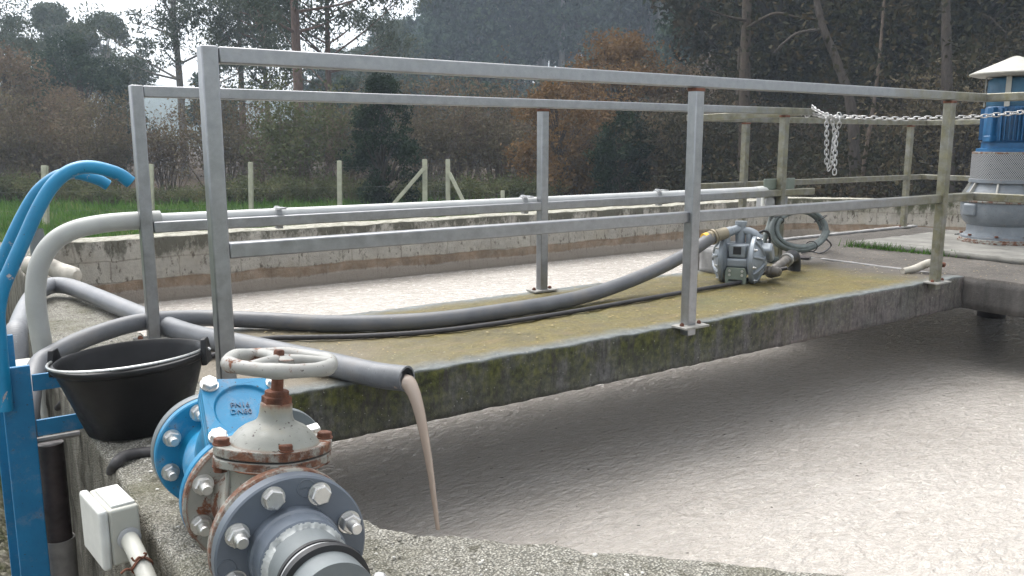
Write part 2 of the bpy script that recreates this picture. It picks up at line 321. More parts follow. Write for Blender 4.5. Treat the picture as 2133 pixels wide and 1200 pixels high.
# ------------------------------------------------------------------ geometry helpers
class G:
    def __init__(s): s.v = []; s.f = []; s.mi = []; s.uv = []; s.m = 0
    def add(s, vs, fs):
        o = len(s.v); s.v += [tuple(x) for x in vs]
        for f in fs: s.f.append(tuple(i+o for i in f)); s.mi.append(s.m)
    def box(s, c, size, M=None):
        hx, hy, hz = (x/2 for x in size); c = V(c)
        vs = [V((x, y, z)) for x in (-hx, hx) for y in (-hy, hy) for z in (-hz, hz)]
        if M is not None: vs = [M @ p for p in vs]
        s.add([c+p for p in vs], [(0, 1, 3, 2), (4, 6, 7, 5), (0, 4, 5, 1), (2, 3, 7, 6), (0, 2, 6, 4), (1, 5, 7, 3)]); return s
    def bar(s, a, b, w, h, up=(0, 0, 1)):     # rectangular bar between two points
        a = V(a); b = V(b); d = (b-a).normalized(); up = V(up)
        if abs(d.dot(up)) > .95: up = V((1, 0, 0))
        r = d.cross(up).normalized(); u = r.cross(d)
        vs = [p + r*(i*w/2) + u*(j*h/2) for p in (a, b) for (i, j) in ((-1, -1), (1, -1), (1, 1), (-1, 1))]
        s.add(vs, [(0, 1, 2, 3), (7, 6, 5, 4), (0, 4, 5, 1), (1, 5, 6, 2), (2, 6, 7, 3), (3, 7, 4, 0)]); return s
    def tube(s, pts, r, n=12, caps=True, closed=False):
        pts = [V(p) for p in pts]; k = len(pts); rs = r if isinstance(r, (list, tuple)) else [r]*k
        vs = []; t0 = None; nrm = None
        for i, p in enumerate(pts):
            if closed: t = (pts[(i+1) % k]-pts[i-1]).normalized()
            else: t = (pts[min(i+1, k-1)]-pts[max(i-1, 0)]).normalized()
            if nrm is None:
                a = V((0, 0, 1)) if abs(t.z) < .9 else V((1, 0, 0)); nrm = (a - t*a.dot(t)).normalized()
            else: nrm = (nrm - t*nrm.dot(t)).normalized()
            b = t.cross(nrm)
            for j in range(n):
                a = 2*PI*j/n; vs.append(p + nrm*(math.cos(a)*rs[i]) + b*(math.sin(a)*rs[i]))
        fs = []
        for i in range(k if closed else k-1):
            i2 = (i+1) % k
            for j in range(n): j2 = (j+1) % n; fs.append((i*n+j, i*n+j2, i2*n+j2, i2*n+j))
        if caps and not closed: fs += [tuple(range(n))[::-1], tuple(range((k-1)*n, k*n))]
        s.add(vs, fs); return s
    def lathe(s, prof, o, a, n=32, up=(0, 0, 1), caps=True, sq=None):   # profile of (radius, distance along axis a)
        o = V(o); a = V(a).normalized(); up = V(up)
        if abs(a.dot(up)) > .95: up = V((0, 1, 0))
        x = up.cross(a).normalized(); y = a.cross(x); vs = []
        for (r, t) in prof:
            for j in range(n):
                an = 2*PI*(j+.5)/n; cx, cy = math.cos(an), math.sin(an)
                if sq: m = (abs(cx)**sq+abs(cy)**sq)**(-1/sq); cx *= m; cy *= m
                vs.append(o + a*t + x*(r*cx) + y*(r*cy))
        k = len(prof); fs = []
        for i in range(k-1):
            for j in range(n): j2 = (j+1) % n; fs.append((i*n+j, i*n+j2, (i+1)*n+j2, (i+1)*n+j))
        if caps: fs += [tuple(range(n))[::-1], tuple(range((k-1)*n, k*n))]
        s.add(vs, fs); return s
    def prism(s, poly, z0, z1):
        n = len(poly); vs = [(x, y, z0) for x, y in poly]+[(x, y, z1) for x, y in poly]
        s.add(vs, [tuple(range(n))[::-1], tuple(range(n, 2*n))]+[(i, (i+1) % n, n+(i+1) % n, n+i) for i in range(n)]); return s
    def xprism(s, poly, o, ax, ay, an, t0, t1):   # polygon in plane (ax, ay), extruded along an
        n = len(poly); o = V(o); vs = [o+ax*p+ay*q+an*t for t in (t0, t1) for p, q in poly]
        s.add(vs, [tuple(range(n))[::-1], tuple(range(n, 2*n))]+[(i, (i+1) % n, n+(i+1) % n, n+i) for i in range(n)]); return s
    def build(s, name, mats, parent=None, loc=None, smooth=40, bevel=0, seg=2, sub=0):
        base = V((0, 0, 0))
        if parent is not None:
            q = parent
            while q is not None: base += q.location; q = q.parent
        elif loc is not None: base = V(loc)
        me = bpy.data.meshes.new(name)
        me.from_pydata([(x-base.x, y-base.y, z-base.z) for x, y, z in s.v], [], s.f)
        mats = mats if isinstance(mats, (list, tuple)) else [mats]
        for m in mats: me.materials.append(MT[m] if isinstance(m, str) else m)
        if len(mats) > 1: me.polygons.foreach_set('material_index', s.mi)
        import bmesh
        bm = bmesh.new(); bm.from_mesh(me); bmesh.ops.recalc_face_normals(bm, faces=bm.faces); bm.to_mesh(me); bm.free()
        if smooth:
            me.polygons.foreach_set('use_smooth', [True]*len(me.polygons)); me.set_sharp_from_angle(angle=math.radians(smooth))
        o = bpy.data.objects.new(name, me); COL.objects.link(o)
        if parent is not None: o.parent = parent
        elif loc is not None: o.location = loc
        if bevel:
            b = o.modifiers.new('bevel', 'BEVEL'); b.width = bevel; b.segments = seg; b.limit_method = 'ANGLE'; b.angle_limit = math.radians(35)
        if sub: b = o.modifiers.new('sub', 'SUBSURF'); b.levels = sub; b.render_levels = sub
        return o
def tag(o, label=None, cat=None, group=None, kind=None):
    for k, v in (('label', label), ('category', cat), ('group', group), ('kind', kind)):
        if v: o[k] = v
    return o
def thing(name, loc, label, cat, group=None):
    o = bpy.data.objects.new(name, None); o.empty_display_size = .1; COL.objects.link(o); o.location = V(loc)
    return tag(o, label, cat, group)
def smooth(pts, k=8):                       # Catmull-Rom
    P = [V(p) for p in pts]; P = [P[0]*2-P[1]]+P+[P[-1]*2-P[-2]]; out = []
    for i in range(1, len(P)-2):
        a, b, c, d = P[i-1:i+3]
        for j in range(k):
            t = j/k; out.append(.5*((2*b)+(c-a)*t+(2*a-5*b+4*c-d)*t*t+(3*b-a-3*c+d)*t**3))
    out.append(P[-2]); return out
def roughen(g, size, amp, seed=0):
    pass
def inst(src, parent, loc_world, rot):       # a further child sharing the mesh of src
    o = src.copy(); COL.objects.link(o); o.parent = parent
    base = V((0, 0, 0)); q = parent
    while q is not None: base += q.location; q = q.parent
    o.location = V(loc_world)-base; o.rotation_euler = rot; return o

# ------------------------------------------------------------------ world, sun, camera
W = bpy.data.worlds.new('World'); S.world = W; W.use_nodes = True
wt = W.node_tree; wt.nodes.clear()
SUN_EL, SUN_AZ = math.radians(62), math.radians(-5)
sky = wt.nodes.new('ShaderNodeTexSky'); sky.sky_type = 'NISHITA'; sky.sun_disc = False
sky.sun_elevation = SUN_EL; sky.sun_rotation = SUN_AZ; sky.dust_density = 4.0; sky.air_density = 1.0; sky.ozone_density = 1.0
hs = wt.nodes.new('ShaderNodeHueSaturation'); hs.inputs['Saturation'].default_value = .14
bg = wt.nodes.new('ShaderNodeBackground'); bg.inputs[1].default_value = .15
wo = wt.nodes.new('ShaderNodeOutputWorld')
wt.links.new(sky.outputs[0], hs.inputs['Color']); wt.links.new(hs.outputs[0], bg.inputs[0]); wt.links.new(bg.outputs[0], wo.inputs[0])
sl = bpy.data.lights.new('sun', 'SUN'); sl.energy = 1.0; sl.angle = math.radians(70); sl.color = (1, .97, .92)
so = bpy.data.objects.new('sun', sl); COL.objects.link(so)
sd = V((math.sin(SUN_AZ)*math.cos(SUN_EL), math.cos(SUN_AZ)*math.cos(SUN_EL), math.sin(SUN_EL)))   # towards the sun
so.rotation_euler = (-sd).to_track_quat('-Z', 'Y').to_euler(); so.location = sd*50
cd = bpy.data.cameras.new('camera'); cam = bpy.data.objects.new('camera', cd); COL.objects.link(cam)
cam.location = CAM; cam.rotation_euler = Matrix((Rt, UP, -FW)).transposed().to_euler()
cd.sensor_width = 36; cd.lens = 36*FPX/2133; cd.clip_start = .05; cd.clip_end = 5000
S.camera = cam
S.view_settings.view_transform = 'Standard'; S.view_settings.look = 'None'; S.view_settings.gamma = 1; S.view_settings.exposure = 1.5
S.cycles.max_bounces = 6; S.cycles.diffuse_bounces = 3; S.cycles.volume_bounces = 1; S.cycles.use_denoising = True
S.cycles.transparent_max_bounces = 6

exec_parts = []
# ------------------------------------------------------------------ rough concrete helpers
from mathutils import noise as NZ
def rough_pt(p, amp, sc):
    p = V(p); return p + NZ.noise_vector(p*sc)*amp + NZ.noise_vector(p*sc*4.3+V((7, 3, 1)))*amp*.45
def grid_box(g, x0, x1, y0, y1, z0, z1, st, amp, sc):
    nx, ny, nz = (max(1, int(round(abs(b-a)/st))) for a, b in ((x0, x1), (y0, y1), (z0, z1)))
    def face(fn, na, nb):
        vs = [rough_pt(fn(i/na, j/nb), amp, sc) for i in range(na+1) for j in range(nb+1)]
        g.add(vs, [(i*(nb+1)+j, (i+1)*(nb+1)+j, (i+1)*(nb+1)+j+1, i*(nb+1)+j+1) for i in range(na) for j in range(nb)])
    L = lambda a, b, t: a+(b-a)*t
    for z in (z0, z1): face(lambda s, t: (L(x0, x1, s), L(y0, y1, t), z), nx, ny)
    for y in (y0, y1): face(lambda s, t: (L(x0, x1, s), y, L(z0, z1, t)), nx, nz)
    for x in (x0, x1): face(lambda s, t: (x, L(y0, y1, s), L(z0, z1, t)), ny, nz)
def weld(o, d=.0005):
    import bmesh
    bm = bmesh.new(); bm.from_mesh(o.data); bmesh.ops.remove_doubles(bm, verts=bm.verts, dist=d)
    bmesh.ops.recalc_face_normals(bm, faces=bm.faces); bm.to_mesh(o.data); bm.free(); return o
def sweep_wall(path, th, prof_fn, steps, amp, sc):
    """path = inner top line (tank on its right); profile points are (offset outwards, z)."""
    P = [V((x, y, 0)) for x, y in path]; nrm = []
    for i in range(len(P)):
        ns = []
        if i > 0: d = (P[i]-P[i-1]).normalized(); ns.append(V((d.y, -d.x, 0)))
        if i < len(P)-1: d = (P[i+1]-P[i]).normalized(); ns.append(V((d.y, -d.x, 0)))
        m = sum(ns, V((0, 0, 0))).normalized(); nrm.append(m/max(.3, m.dot(ns[0])))
    rows = []
    for i in range(len(P)-1):
        k = steps[i]
        for j in range(k + (1 if i == len(P)-2 else 0)):
            t = j/k; rows.append((P[i].lerp(P[i+1], t), nrm[i].lerp(nrm[i+1], t)))
    g = G(); n = len(prof_fn); vs = []
    for p, m in rows:
        q_ = 1-.42*min(1, max(0, (p.y-3.0)/1.5)) if p.x < .7 and th > .3 else 1
        for (o, z) in prof_fn: vs.append(rough_pt(p + m*(o*q_) + V((0, 0, z)), amp, sc))
    fs = [(i*n+j, (i+1)*n+j, (i+1)*n+j+1, i*n+j+1) for i in range(len(rows)-1) for j in range(n-1)]
    fs += [tuple(range(n)), tuple(range((len(rows)-1)*n, len(rows)*n))]
    g.add(vs, fs); return g

WZ, GZ = -.475, -1.0        # sludge level, ground level
# ------------------------------------------------------------------ terrain
def srise(u):
    s = (u-CX)/FPX
    tab = [(-.6, 400, 0, 0), (-.27, 90, .0, 0), (-.16, 80, .10, 10), (0, 72, .17, 20), (.16, 60, .24, 24), (.24, 23, .42, 22), (.8, 15, .5, 22)]
    if s <= tab[0][0]: return tab[0][1:]
    for a, b in zip(tab, tab[1:]):
        if s <= b[0]:
            t = (s-a[0])/(b[0]-a[0]); return tuple(p+(q-p)*t for p, q in zip(a[1:], b[1:]))
    return tab[-1][1:]
def ground_z(x, y):
    d = x*Fh.x + y*Fh.y
    if d < 5: return GZ
    s = (x*Rt.x + y*Rt.y)/d; d0, k, mx = srise(CX + s*FPX)
    h = max(0, d-d0)*k; return GZ + (mx*(1-math.exp(-h/mx)) if mx > 0 else 0)
def litter_at(x, y):
    d = x*Fh.x + y*Fh.y
    if d < 2: return 0
    u = CX + (x*Rt.x+y*Rt.y)/d*FPX
    a = min(1, max(0, (u-1150)/250)) if d > 8 else 0
    return max(a, min(1, max(0, (d-22)/4)))
vs, fs, la, ga = [], [], [], []
NA = 240; rad = [.3]
while rad[-1] < 415: rad.append(rad[-1]*1.075+.15)
rad = [0.0]+rad
for i, r in enumerate(rad):
    for j in range(NA):
        a = 2*PI*j/NA; x, y = r*math.cos(a), r*math.sin(a); z = ground_z(x, y) if r < 300 else ground_z(x*300/r, y*300/r)
        if y > 3.2 and x < 1.5 and r < 40: z += .72*min(1, (y-3.2)/1.6)*min(1, max(0, (.34-x)/.25))*min(1, max(0, (26-r)/16))
        if r > 3: z += NZ.noise(V((x*.25, y*.25, 0)))*.06
        vs.append((x, y, z)); la.append(litter_at(x, y)); ga.append(1-min(1, max(0, (r-3.4)/1.0)))
for i in range(len(rad)-1):
    for j in range(NA): j2 = (j+1) % NA; fs.append((i*NA+j, (i+1)*NA+j, (i+1)*NA+j2, i*NA+j2))
me = bpy.data.meshes.new('ground'); me.from_pydata(vs, [], fs); me.materials.append(MT['ground'])
for nm, arr in (('litter', la), ('gravel', ga)):
    at = me.attributes.new(nm, 'FLOAT', 'POINT'); at.data.foreach_set('value', arr)
me.polygons.foreach_set('use_smooth', [True]*len(fs))
gr = bpy.data.objects.new('ground', me); COL.objects.link(gr); tag(gr, kind='structure')

# ------------------------------------------------------------------ sludge in the tank
g = G(); n = 90
x0, x1, y0, y1 = .5, 13.0, -3.0, 6.6
g.add([(x0+(x1-x0)*i/n, y0+(y1-y0)*j/n, WZ) for i in range(n+1) for j in range(n+1)],
      [(i*(n+1)+j, (i+1)*(n+1)+j, (i+1)*(n+1)+j+1, i*(n+1)+j+1) for i in range(n) for j in range(n)])
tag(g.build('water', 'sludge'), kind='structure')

# ------------------------------------------------------------------ tank walls
prof = [(.0, -1.0), (.0, -.5), (.0, -.25), (.0, -.10), (.0, -.04), (.0, -.012), (.008, -.003)] + [(.012+.32*i/26, 0) for i in range(27)] + [(.338, -.004), (.343, -.014)] + [(.345, -.03-.97*(i/24)**1.2) for i in range(25)]
wl = sweep_wall([(.637, 6.75), (.637, 2.6), (.637, 1.319), (2.15, -.31), (6.5, -3.2)], .34, prof, [110, 90, 150, 60], .0075, 17.0)
o = wl.build('tank_wall', 'agg', loc=(.637, 1.319, -1), smooth=50)
tag(o, 'near concrete tank wall with rough pebbly top carrying the valves and bucket', 'wall')
fprof = [(.0, -1.0), (.0, -.55), (.0, -.40), (.0, -.28), (.0, -.14), (.0, -.06), (.003, -.008), (.012, 0)]+[(.02+.23*i/6, 0) for i in range(7)]+[(.26, -.01), (.262, -.5), (.262, -1.0)]
wf = sweep_wall([(13.0, 1.2), (8.75, 6.50), (.60, 6.50)], .26, fprof, [60, 130], .008, 6.0)
o = wf.build('tank_wall', 'block', loc=(4.5, 6.5, -1), smooth=50)
tag(o, 'far concrete block tank wall with dark lichen and brown tide marks along the field', 'wall')
g = G(); g.box((12.6, -1.2, -.5), (.3, 6.5, 1.0)); g.box((9.5, -3.35, -.5), (6.0, .3, 1.0))
o = g.build('tank_wall', 'block', loc=(12.6, -1, -1)); tag(o, 'concrete tank wall on the far right side beyond the aerator', 'wall')

# ------------------------------------------------------------------ walkway deck and pump platform
dk = thing('walkway', (2.5, 2.66, -.16), 'mossy concrete walkway slab spanning the sludge tank between the two railings', 'walkway')
g = G(); grid_box(g, .632, 4.385, 2.205, 3.125, -.163, 0, .018, .004, 22.0)
weld(g.build('slab', 'deck', dk, smooth=45))
g = G(); grid_box(g, 4.33, 4.36, 2.34, 3.02, -.002, .006, .03, .002, 30); weld(g.build('joint_strip', 'conc', dk))
pl = thing('pump_platform', (5.5, 2.65, -.16), 'brown stained concrete platform carrying the aerator at the walkway end', 'platform')
g = G()
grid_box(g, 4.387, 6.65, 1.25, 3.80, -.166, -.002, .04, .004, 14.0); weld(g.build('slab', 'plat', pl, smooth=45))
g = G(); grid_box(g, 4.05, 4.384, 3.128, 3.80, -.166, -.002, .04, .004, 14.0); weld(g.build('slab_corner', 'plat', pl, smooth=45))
g = G(); grid_box(g, 4.06, 6.64, 3.745, 3.795, -.004, .012, .03, .003, 25.0); weld(g.build('kerb', 'conc', pl))
g = G(); grid_box(g, 5.08, 6.32, 1.98, 3.30, -.006, .030, .03, .004, 18.0)
o = weld(g.build('plinth', 'plinth', loc=(5.7, 2.64, 0))); tag(o, 'pale square concrete plinth under the aerator motor', 'plinth')
g = G(); grid_box(g, 3.405, 3.515, 3.0, 3.11, 0, .125, .02, .002, 30)
o = weld(g.build('concrete_block', 'conc', loc=(3.46, 3.05, 0))); tag(o, 'small grey concrete block behind the grey pump on the walkway', 'block')

# ------------------------------------------------------------------ railings
H1, M1, H2, M2 = .896, .412, .850, .395
def railing(label, loc, runs, posts, w=.042, plates=True, caps=()):
    t = thing('railing', loc, label, 'railing')
    for nm, a, b in runs:
        g = G(); g.bar(a, b, w-.004, w-.002); g.build(nm, 'rail', t, bevel=.004)
    for (x, y, z1, px, py) in posts:
        g = G(); g.bar((x, y, -.03 if plates else 0), (x, y, z1), w, w, (0, 1, 0)); p = g.build('post', 'rail', t, bevel=.004)
        if abs(z1-H1-.0212) > .001 and abs(z1-H2-.0202) > .001: g = G(); g.box((x, y, z1-.007), (w+.003, w+.003, .012)); g.build('weld', 'rust', p, bevel=.002)
        g = G(); g.box((x+px, y+py, .0065), (.125, .075, .008)); g.build('base_plate', 'plate', p, bevel=.001)
        for sx in (-.045, .045):
            g = G(); g.lathe([(.009, 0), (.009, .006), (.004, .012)], (x+px+sx, y+py, .0106), (0, 0, 1), 6); g.build('anchor_bolt', 'rust', p)
    return t
railing('near aluminium railing of the walkway, closest to the valves', (2.4, 2.17, 0),
        [('top_rail', (.6495, 2.19, H1), (4.37, 2.185, H1)), ('mid_rail', (.648, 2.19, M1), (4.345, 2.19, M1)),
         ('top_rail', (4.392, 2.2055, H1), (4.392, 1.25, H1)), ('mid_rail', (4.368, 2.21, M1), (4.368, 1.25, M1))],
        [(.627, 2.19, H1+.0212, 0, 0), (2.335, 2.178, H1-.0215, 0, -.012), (4.063, 2.182, H1-.0215, 0, -.012), (4.392, 1.32, H1-.0215, 0, 0)])
railing('far aluminium railing of the walkway, behind the grey hose and pump', (2.4, 3.1, 0),
        [('top_rail', (.6665, 3.1, H2), (4.29, 3.1, H2)), ('mid_rail', (.668, 3.1, M2), (4.33, 3.1, M2))],
        [(.646, 3.1, H2+.0202, 0, 0), (2.345, 3.1, H2-.0215, 0, 0), (4.04, 3.1, H2-.0215, 0, 0)], .04)
railing('weathered mossy railing around the back of the aerator platform', (5.3, 3.77, 0),
        [('top_rail', (4.25, 3.145, .846), (4.02, 3.77, .826)), ('top_rail', (4.0, 3.79, .826), (6.66, 3.77, .826)), ('top_rail', (6.682, 3.79, .826), (6.682, 1.3, .826)),
         ('mid_rail', (4.03, 3.77, .40), (6.65, 3.77, .40)), ('mid_rail', (6.672, 3.791, .40), (6.672, 1.3, .40))],
        [(4.52, 3.77, .805, 0, 0), (6.47, 3.77, .805, 0, 0), (6.675, 1.9, .805, 0, 0)], .04)

# ------------------------------------------------------------------ conduit pipe along the far railing
cp = thing('conduit_pipe', (.3, 3.1, -1), 'pale curved conduit pipe rising over the wall and clipped along the far railing', 'pipe')
yb = 3.128
pts = [(.312, yb, -1.0), (.312, yb, -.3), (.306, yb, -.02), (.298, yb, .13), (.302, yb, .22), (.322, yb, .300), (.365, yb, .362), (.43, yb, .398), (.52, yb, .414), (.62, yb, .418), (.70, 3.130, .418)]
g = G(); g.tube(smooth(pts, 8), .031, 20); g.build('bend', 'conduit', cp)
g = G(); g.tube([(.69, 3.133, .418), (2.3, 3.133, .414), (3.86, 3.133, .412)], .021, 16); g.build('straight_run', 'run', cp)
for x in (1.12, 2.26, 3.1):
    g = G(); g.lathe([(.026, -.012), (.026, .012)], (x, 3.133, .416), (1, 0, 0), 16); g.box((x, 3.09, .441), (.026, .05, .006)); g.box((x, 3.133, .440), (.016, .02, .012)); g.box((x, 3.12, .370), (.022, .03, .014)); g.build('clamp', 'cab', cp, bevel=.002)
g = G(); g.tube(smooth([(3.86, 3.133, .412), (3.93, 3.133, .412), (3.955, 3.135, .39), (3.957, 3.14, .36), (3.957, 3.14, .29)], 5), .0225, 14); g.build('elbow', 'white', cp)

# switch box on the far railing
sb = thing('switch_box', (4.05, 3.16, .33), 'grey control box bolted behind the last post of the far railing', 'switch box')
g = G(); g.box((4.05, 3.165, .345), (.19, .075, .12)); g.build('housing', 'cab', sb, bevel=.006)
g = G(); g.box((4.055, 3.125, .44), (.27, .008, .07)); g.build('mounting_plate', 'pumpg', sb, bevel=.002)
g = G(); g.lathe([(.03, 0), (.03, .05)], (3.975, 3.155, .345), (-.3, -1, 0), 16); g.build('gland', 'cab', sb)

# ------------------------------------------------------------------ hoses and cables
def tubething(name, mat, pts, r, label, cat, n=16, k=8, ring=None):
    P = smooth(pts, k); g = G(); g.tube(P, r, n)
    o = g.build(name, mat, loc=P[len(P)//2]); tag(o, label, cat)
    uv = o.data.uv_layers.new(name='UVMap')
    L = [0.0]
    for a, b in zip(P, P[1:]): L.append(L[-1]+(b-a).length)
    co = []
    for pg in o.data.polygons:
        for vi in pg.vertices: co += [(vi % n)/n, L[min(vi//n, len(L)-1)]]
    uv.data.foreach_set('uv', co); return o
PUMP = V((3.47, 2.74, 0))
hA = ony(1483, 494, 2.80)
h1 = [(.20, 2.68, -.95), (.20, 2.68, -.45), (.205, 2.685, -.12), onz(75, 772, .0), onz(120, 733, .034), onz(200, 697, .05), onz(300, 670, .06), onz(420, 663, .045), onz(560, 668, .035), onz(700, 674, .032), onz(900, 667, .032), onz(1100, 640, .034), onz(1210, 619, .036), ony(1300, 590, 2.76), ony(1380, 556, 2.78), ony(1440, 523, 2.79), hA]
tubething('suction_hose', 'hose', h1, .0305, 'long smooth grey hose lying along the walkway and running up to the pump', 'hose')
h2 = [(.195, 3.1, -.95), (.21, 3.12, -.5), onz(35, 725, -.02), onz(40, 680, .02), onz(66, 622, .045), onz(100, 597, .055), onz(140, 596, .055), onz(200, 618, .05), onz(300, 660, .036), onz(400, 697, .034), onz(520, 722, .034), onz(680, 757, .036), onz(780, 780, .042), onz(848, 789, .046)]
P2 = smooth(h2, 8)
g = G(); n = 20; ri = .0305; ro = .036
g.tube(P2, ro, n, caps=False); k0 = len(P2)
g.tube(P2[-14:], ri, n, caps=False)
a0 = (k0-1)*n; b0 = k0*n+13*n
g.f += [(a0+j, a0+(j+1) % n, b0+(j+1) % n, b0+j) for j in range(n)]; g.mi += [0]*n
o = g.build('discharge_hose', 'hose2', loc=P2[len(P2)//2]); tag(o, 'ribbed grey hose with open end pouring sludge over the walkway edge', 'hose')
uv = o.data.uv_layers.new(name='UVMap'); L = [0.0]
for a, b in zip(P2, P2[1:]): L.append(L[-1]+(b-a).length)
co = []
for pg in o.data.polygons:
    for vi in pg.vertices: co += [(vi % n)/n, L[min(vi//n, len(L)-1)] if vi < k0*n else L[-1]]
uv.data.foreach_set('uv', co)
E0 = P2[-1]; ED = (P2[-1]-P2[-3]).normalized()
# falling sludge: flat at the lip, drawing into a thread
g = G(); vs = []; nn = 14; K = 40
for i in range(K+1):
    t = i/K*.34; c = E0 - ED*.022 + V((0, 0, -.010)) + ED*(.34*t + .0) + V((0, 0, -4.905*max(0, t-.05)**2))
    if t < .15: q = t/.15
    else: q = 1
    f = i/K
    k_ = max(0, (f-.07)/.93); rx = .034*(1-.84*k_**.66)*(1+.05*NZ.noise(V((0, 3, i*.3)))); ry = .023*(1-.74*k_)
    side = V((ED.y, -ED.x, 0)).normalized()
    fall = (ED*.34 + V((0, 0, -9.81*max(0, t-.05)))).normalized(); up2 = side.cross(fall)
    wob = NZ.noise(V((0, 0, i*.35)))*.002
    for j in range(nn):
        a = 2*PI*j/nn; vs.append(c + side*(math.cos(a)*rx+wob) + up2*(math.sin(a)*ry))
g.add(vs, [(i*nn+j, i*nn+(j+1) % nn, (i+1)*nn+(j+1) % nn, (i+1)*nn+j) for i in range(K) for j in range(nn)]+[tuple(range(nn))])
o = g.build('sludge_stream', 'stream', loc=E0, smooth=80); tag(o, 'brown stream of sludge falling from the open hose end into the tank', 'liquid stream')
ck = [onz(452, 738, .012), onz(500, 716, .012), onz(560, 705, .012), onz(640, 703, .012), onz(760, 700, .012), onz(900, 691, .012), onz(1050, 672, .012), onz(1200, 648, .012), onz(1330, 625, .012), onz(1450, 604, .012), onz(1540, 588, .012), onz(1580, 572, .02), (3.55, 2.66, .06)]
ck = [onz(120, 850, -.08), onz(150, 822, -.02), onz(215, 800, .012), onz(330, 768, .012), onz(400, 750, .012)]+ck
tubething('power_cable', 'cable', ck, .0095, 'thin black cable snaking along the mossy walkway below the grey hose', 'cable', 10, 6)
tubething('power_cable', 'cable', [onz(232, 990, -.06), onz(238, 972, .0), onz(256, 952, .014), onz(290, 944, .012), onz(325, 941, .012), onz(375, 934, .011), onz(450, 900, .011)], .0125, 'short black cable curving over the wall beside the blue check valve', 'cable', 10, 6)
# ------------------------------------------------------------------ valve train on the near wall
P0 = V((.364, 1.008, .159)); AX = (V((.405, 1.519, .131))-P0).normalized()
RX = AX.cross(V((0, 0, 1))).normalized(); ZX = RX.cross(AX).normalized()
def L(r, a, z): return P0 + RX*r + AX*a + ZX*z
_ro = Matrix.Rotation(math.radians(6.5), 3, AX); RX = _ro @ RX; ZX = _ro @ ZX
MV = Matrix((RX, AX, ZX)).transposed()
def hexprism(g, o, a, r, h, rot=0, top=0.0):
    g.lathe([(r, 0), (r, h-top), (r*.86, h)] if top else [(r, 0), (r, h)], o, a, 6)
BOLT = {}
def bolt(parent, pos, axis, kind='head', mat='steel', sc=1.0, label=None):
    axis = V(axis).normalized(); key = (kind, mat, sc)
    rot = axis.to_track_quat('Z', 'Y').to_euler(); rot.rotate_axis('Z', random.uniform(-.6, .6))
    if key not in BOLT:
        g = G(); z = V((0, 0, 1))
        g.lathe([(.0155*sc, 0), (.0155*sc, .0024*sc)], (0, 0, 0), z, 24)
        if kind == 'head': hexprism(g, (0, 0, .0025*sc), z, .0138*sc, .0095*sc, top=.0014*sc)
        else:
            hexprism(g, (0, 0, .0025*sc), z, .0138*sc, .0115*sc, top=.0013*sc)
            g.lathe([(.0078*sc, .012*sc), (.0078*sc, .031*sc), (.0064*sc, .033*sc)], (0, 0, 0), z, 16)
        o = g.build('bolt', mat, smooth=30); BOLT[key] = o.data
        COL.objects.unlink(o); bpy.data.objects.remove(o)
    o = bpy.data.objects.new('bolt', BOLT[key]); COL.objects.link(o); o.parent = parent
    base = V((0, 0, 0)); q = parent
    while q is not None: base += q.location; q = q.parent
    o.location = V(pos)-base; o.rotation_euler = rot; return o
def flange(name, parent, a0, a1, mat, R=.1, hole=None, rib=None):
    g = G(); ch = .0025
    g.lathe([(R-ch, 0), (R, ch), (R, a1-a0-ch), (R-ch, a1-a0)], L(0, a0, 0), AX, 72); return g.build(name, mat, parent, smooth=35)
def ring_pos(a, k, R=.08): t = math.radians(22.5+45*k); return L(R*math.cos(t), a, R*math.sin(t))

# PVC pipe with flange
pv = thing('flanged_pipe', (.364, 1.0, 0), 'dark grey plastic flange and pipe at the bottom edge, bolted to the gate valve', 'pipe')
pf = flange('flange', pv, .012, .036, 'pvc', .1)
for k, (r, z) in enumerate(((.012, .083), (-.085, -.012), (.083, -.02), (-.06, -.06))):
    g = G(); c = L(r, .0115, z)
    g.tube([c + RX*(math.cos(t)*.0115) + ZX*(math.sin(t)*.0115) for t in [2*PI*i/28 for i in range(28)]], .0007, 6, closed=True)
    if k == 0:
        for q in range(-3, 4): g.box(c + RX*(q*.0027), (.0014, .0012, .0022 if q % 2 else .0028), MV)
    g.build('moulded_mark', 'pvc', pf)
g = G(); g.lathe([(.0605, .012), (.0605, -.004), (.0575, -.0075), (.0575, -.036), (.0545, -.0385)], L(0, 0, 0), AX, 64); g.build('hub', 'pvc', pv, smooth=35)
g = G(); g.lathe([(.0488, .0), (.0488, -.16)], L(0, 0, 0), AX, 64); g.build('pipe', 'pvcp', pv)
g = G(); vs = []; na = 130
for i in range(na+1):
    an = math.radians(20+260*i/na); w = .001 + .006*abs(NZ.noise(V((i*.21, 0, 2)))) + .009*max(0, NZ.noise(V((i*.09, 5, 2)))) + (.007 if 62 < i < 96 else 0)
    for (r, a) in ((.0552+.0012*NZ.noise(V((i*.3, 1, 0))), -.0380), (.0522, -.0400), (.0502, -.0395-w*.5), (.0487, -.0395-w)):
        vs.append(L(r*math.cos(an), a + .0012*NZ.noise(V((i*.6, a*200, 0))), r*math.sin(an)))
g.add(vs, [(i*4+j, (i+1)*4+j, (i+1)*4+j+1, i*4+j+1) for i in range(na) for j in range(3)]); g.build('glue_bead', 'glue', pv, smooth=60)
g = G(); g.lathe([(.0487, 0), (.0525, .001), (.0525, .0072), (.0487, .008)], L(0, -.099, 0), AX, 64, caps=False); g.build('rubber_ring', 'rubber', pv)
g = G(); g.lathe([(.0487, 0), (.0515, .0005), (.0515, .0105), (.0487, .011)], L(0, -.1105, 0), AX, 64, caps=False); g.build('clamp_band', 'cab', pv)
g = G(); g.lathe([(.0487, 0), (.0558, .001), (.0558, .012), (.0487, .013)], L(0, -.124, 0), AX, 64, caps=False); g.build('rubber_ring', 'rubber', pv)
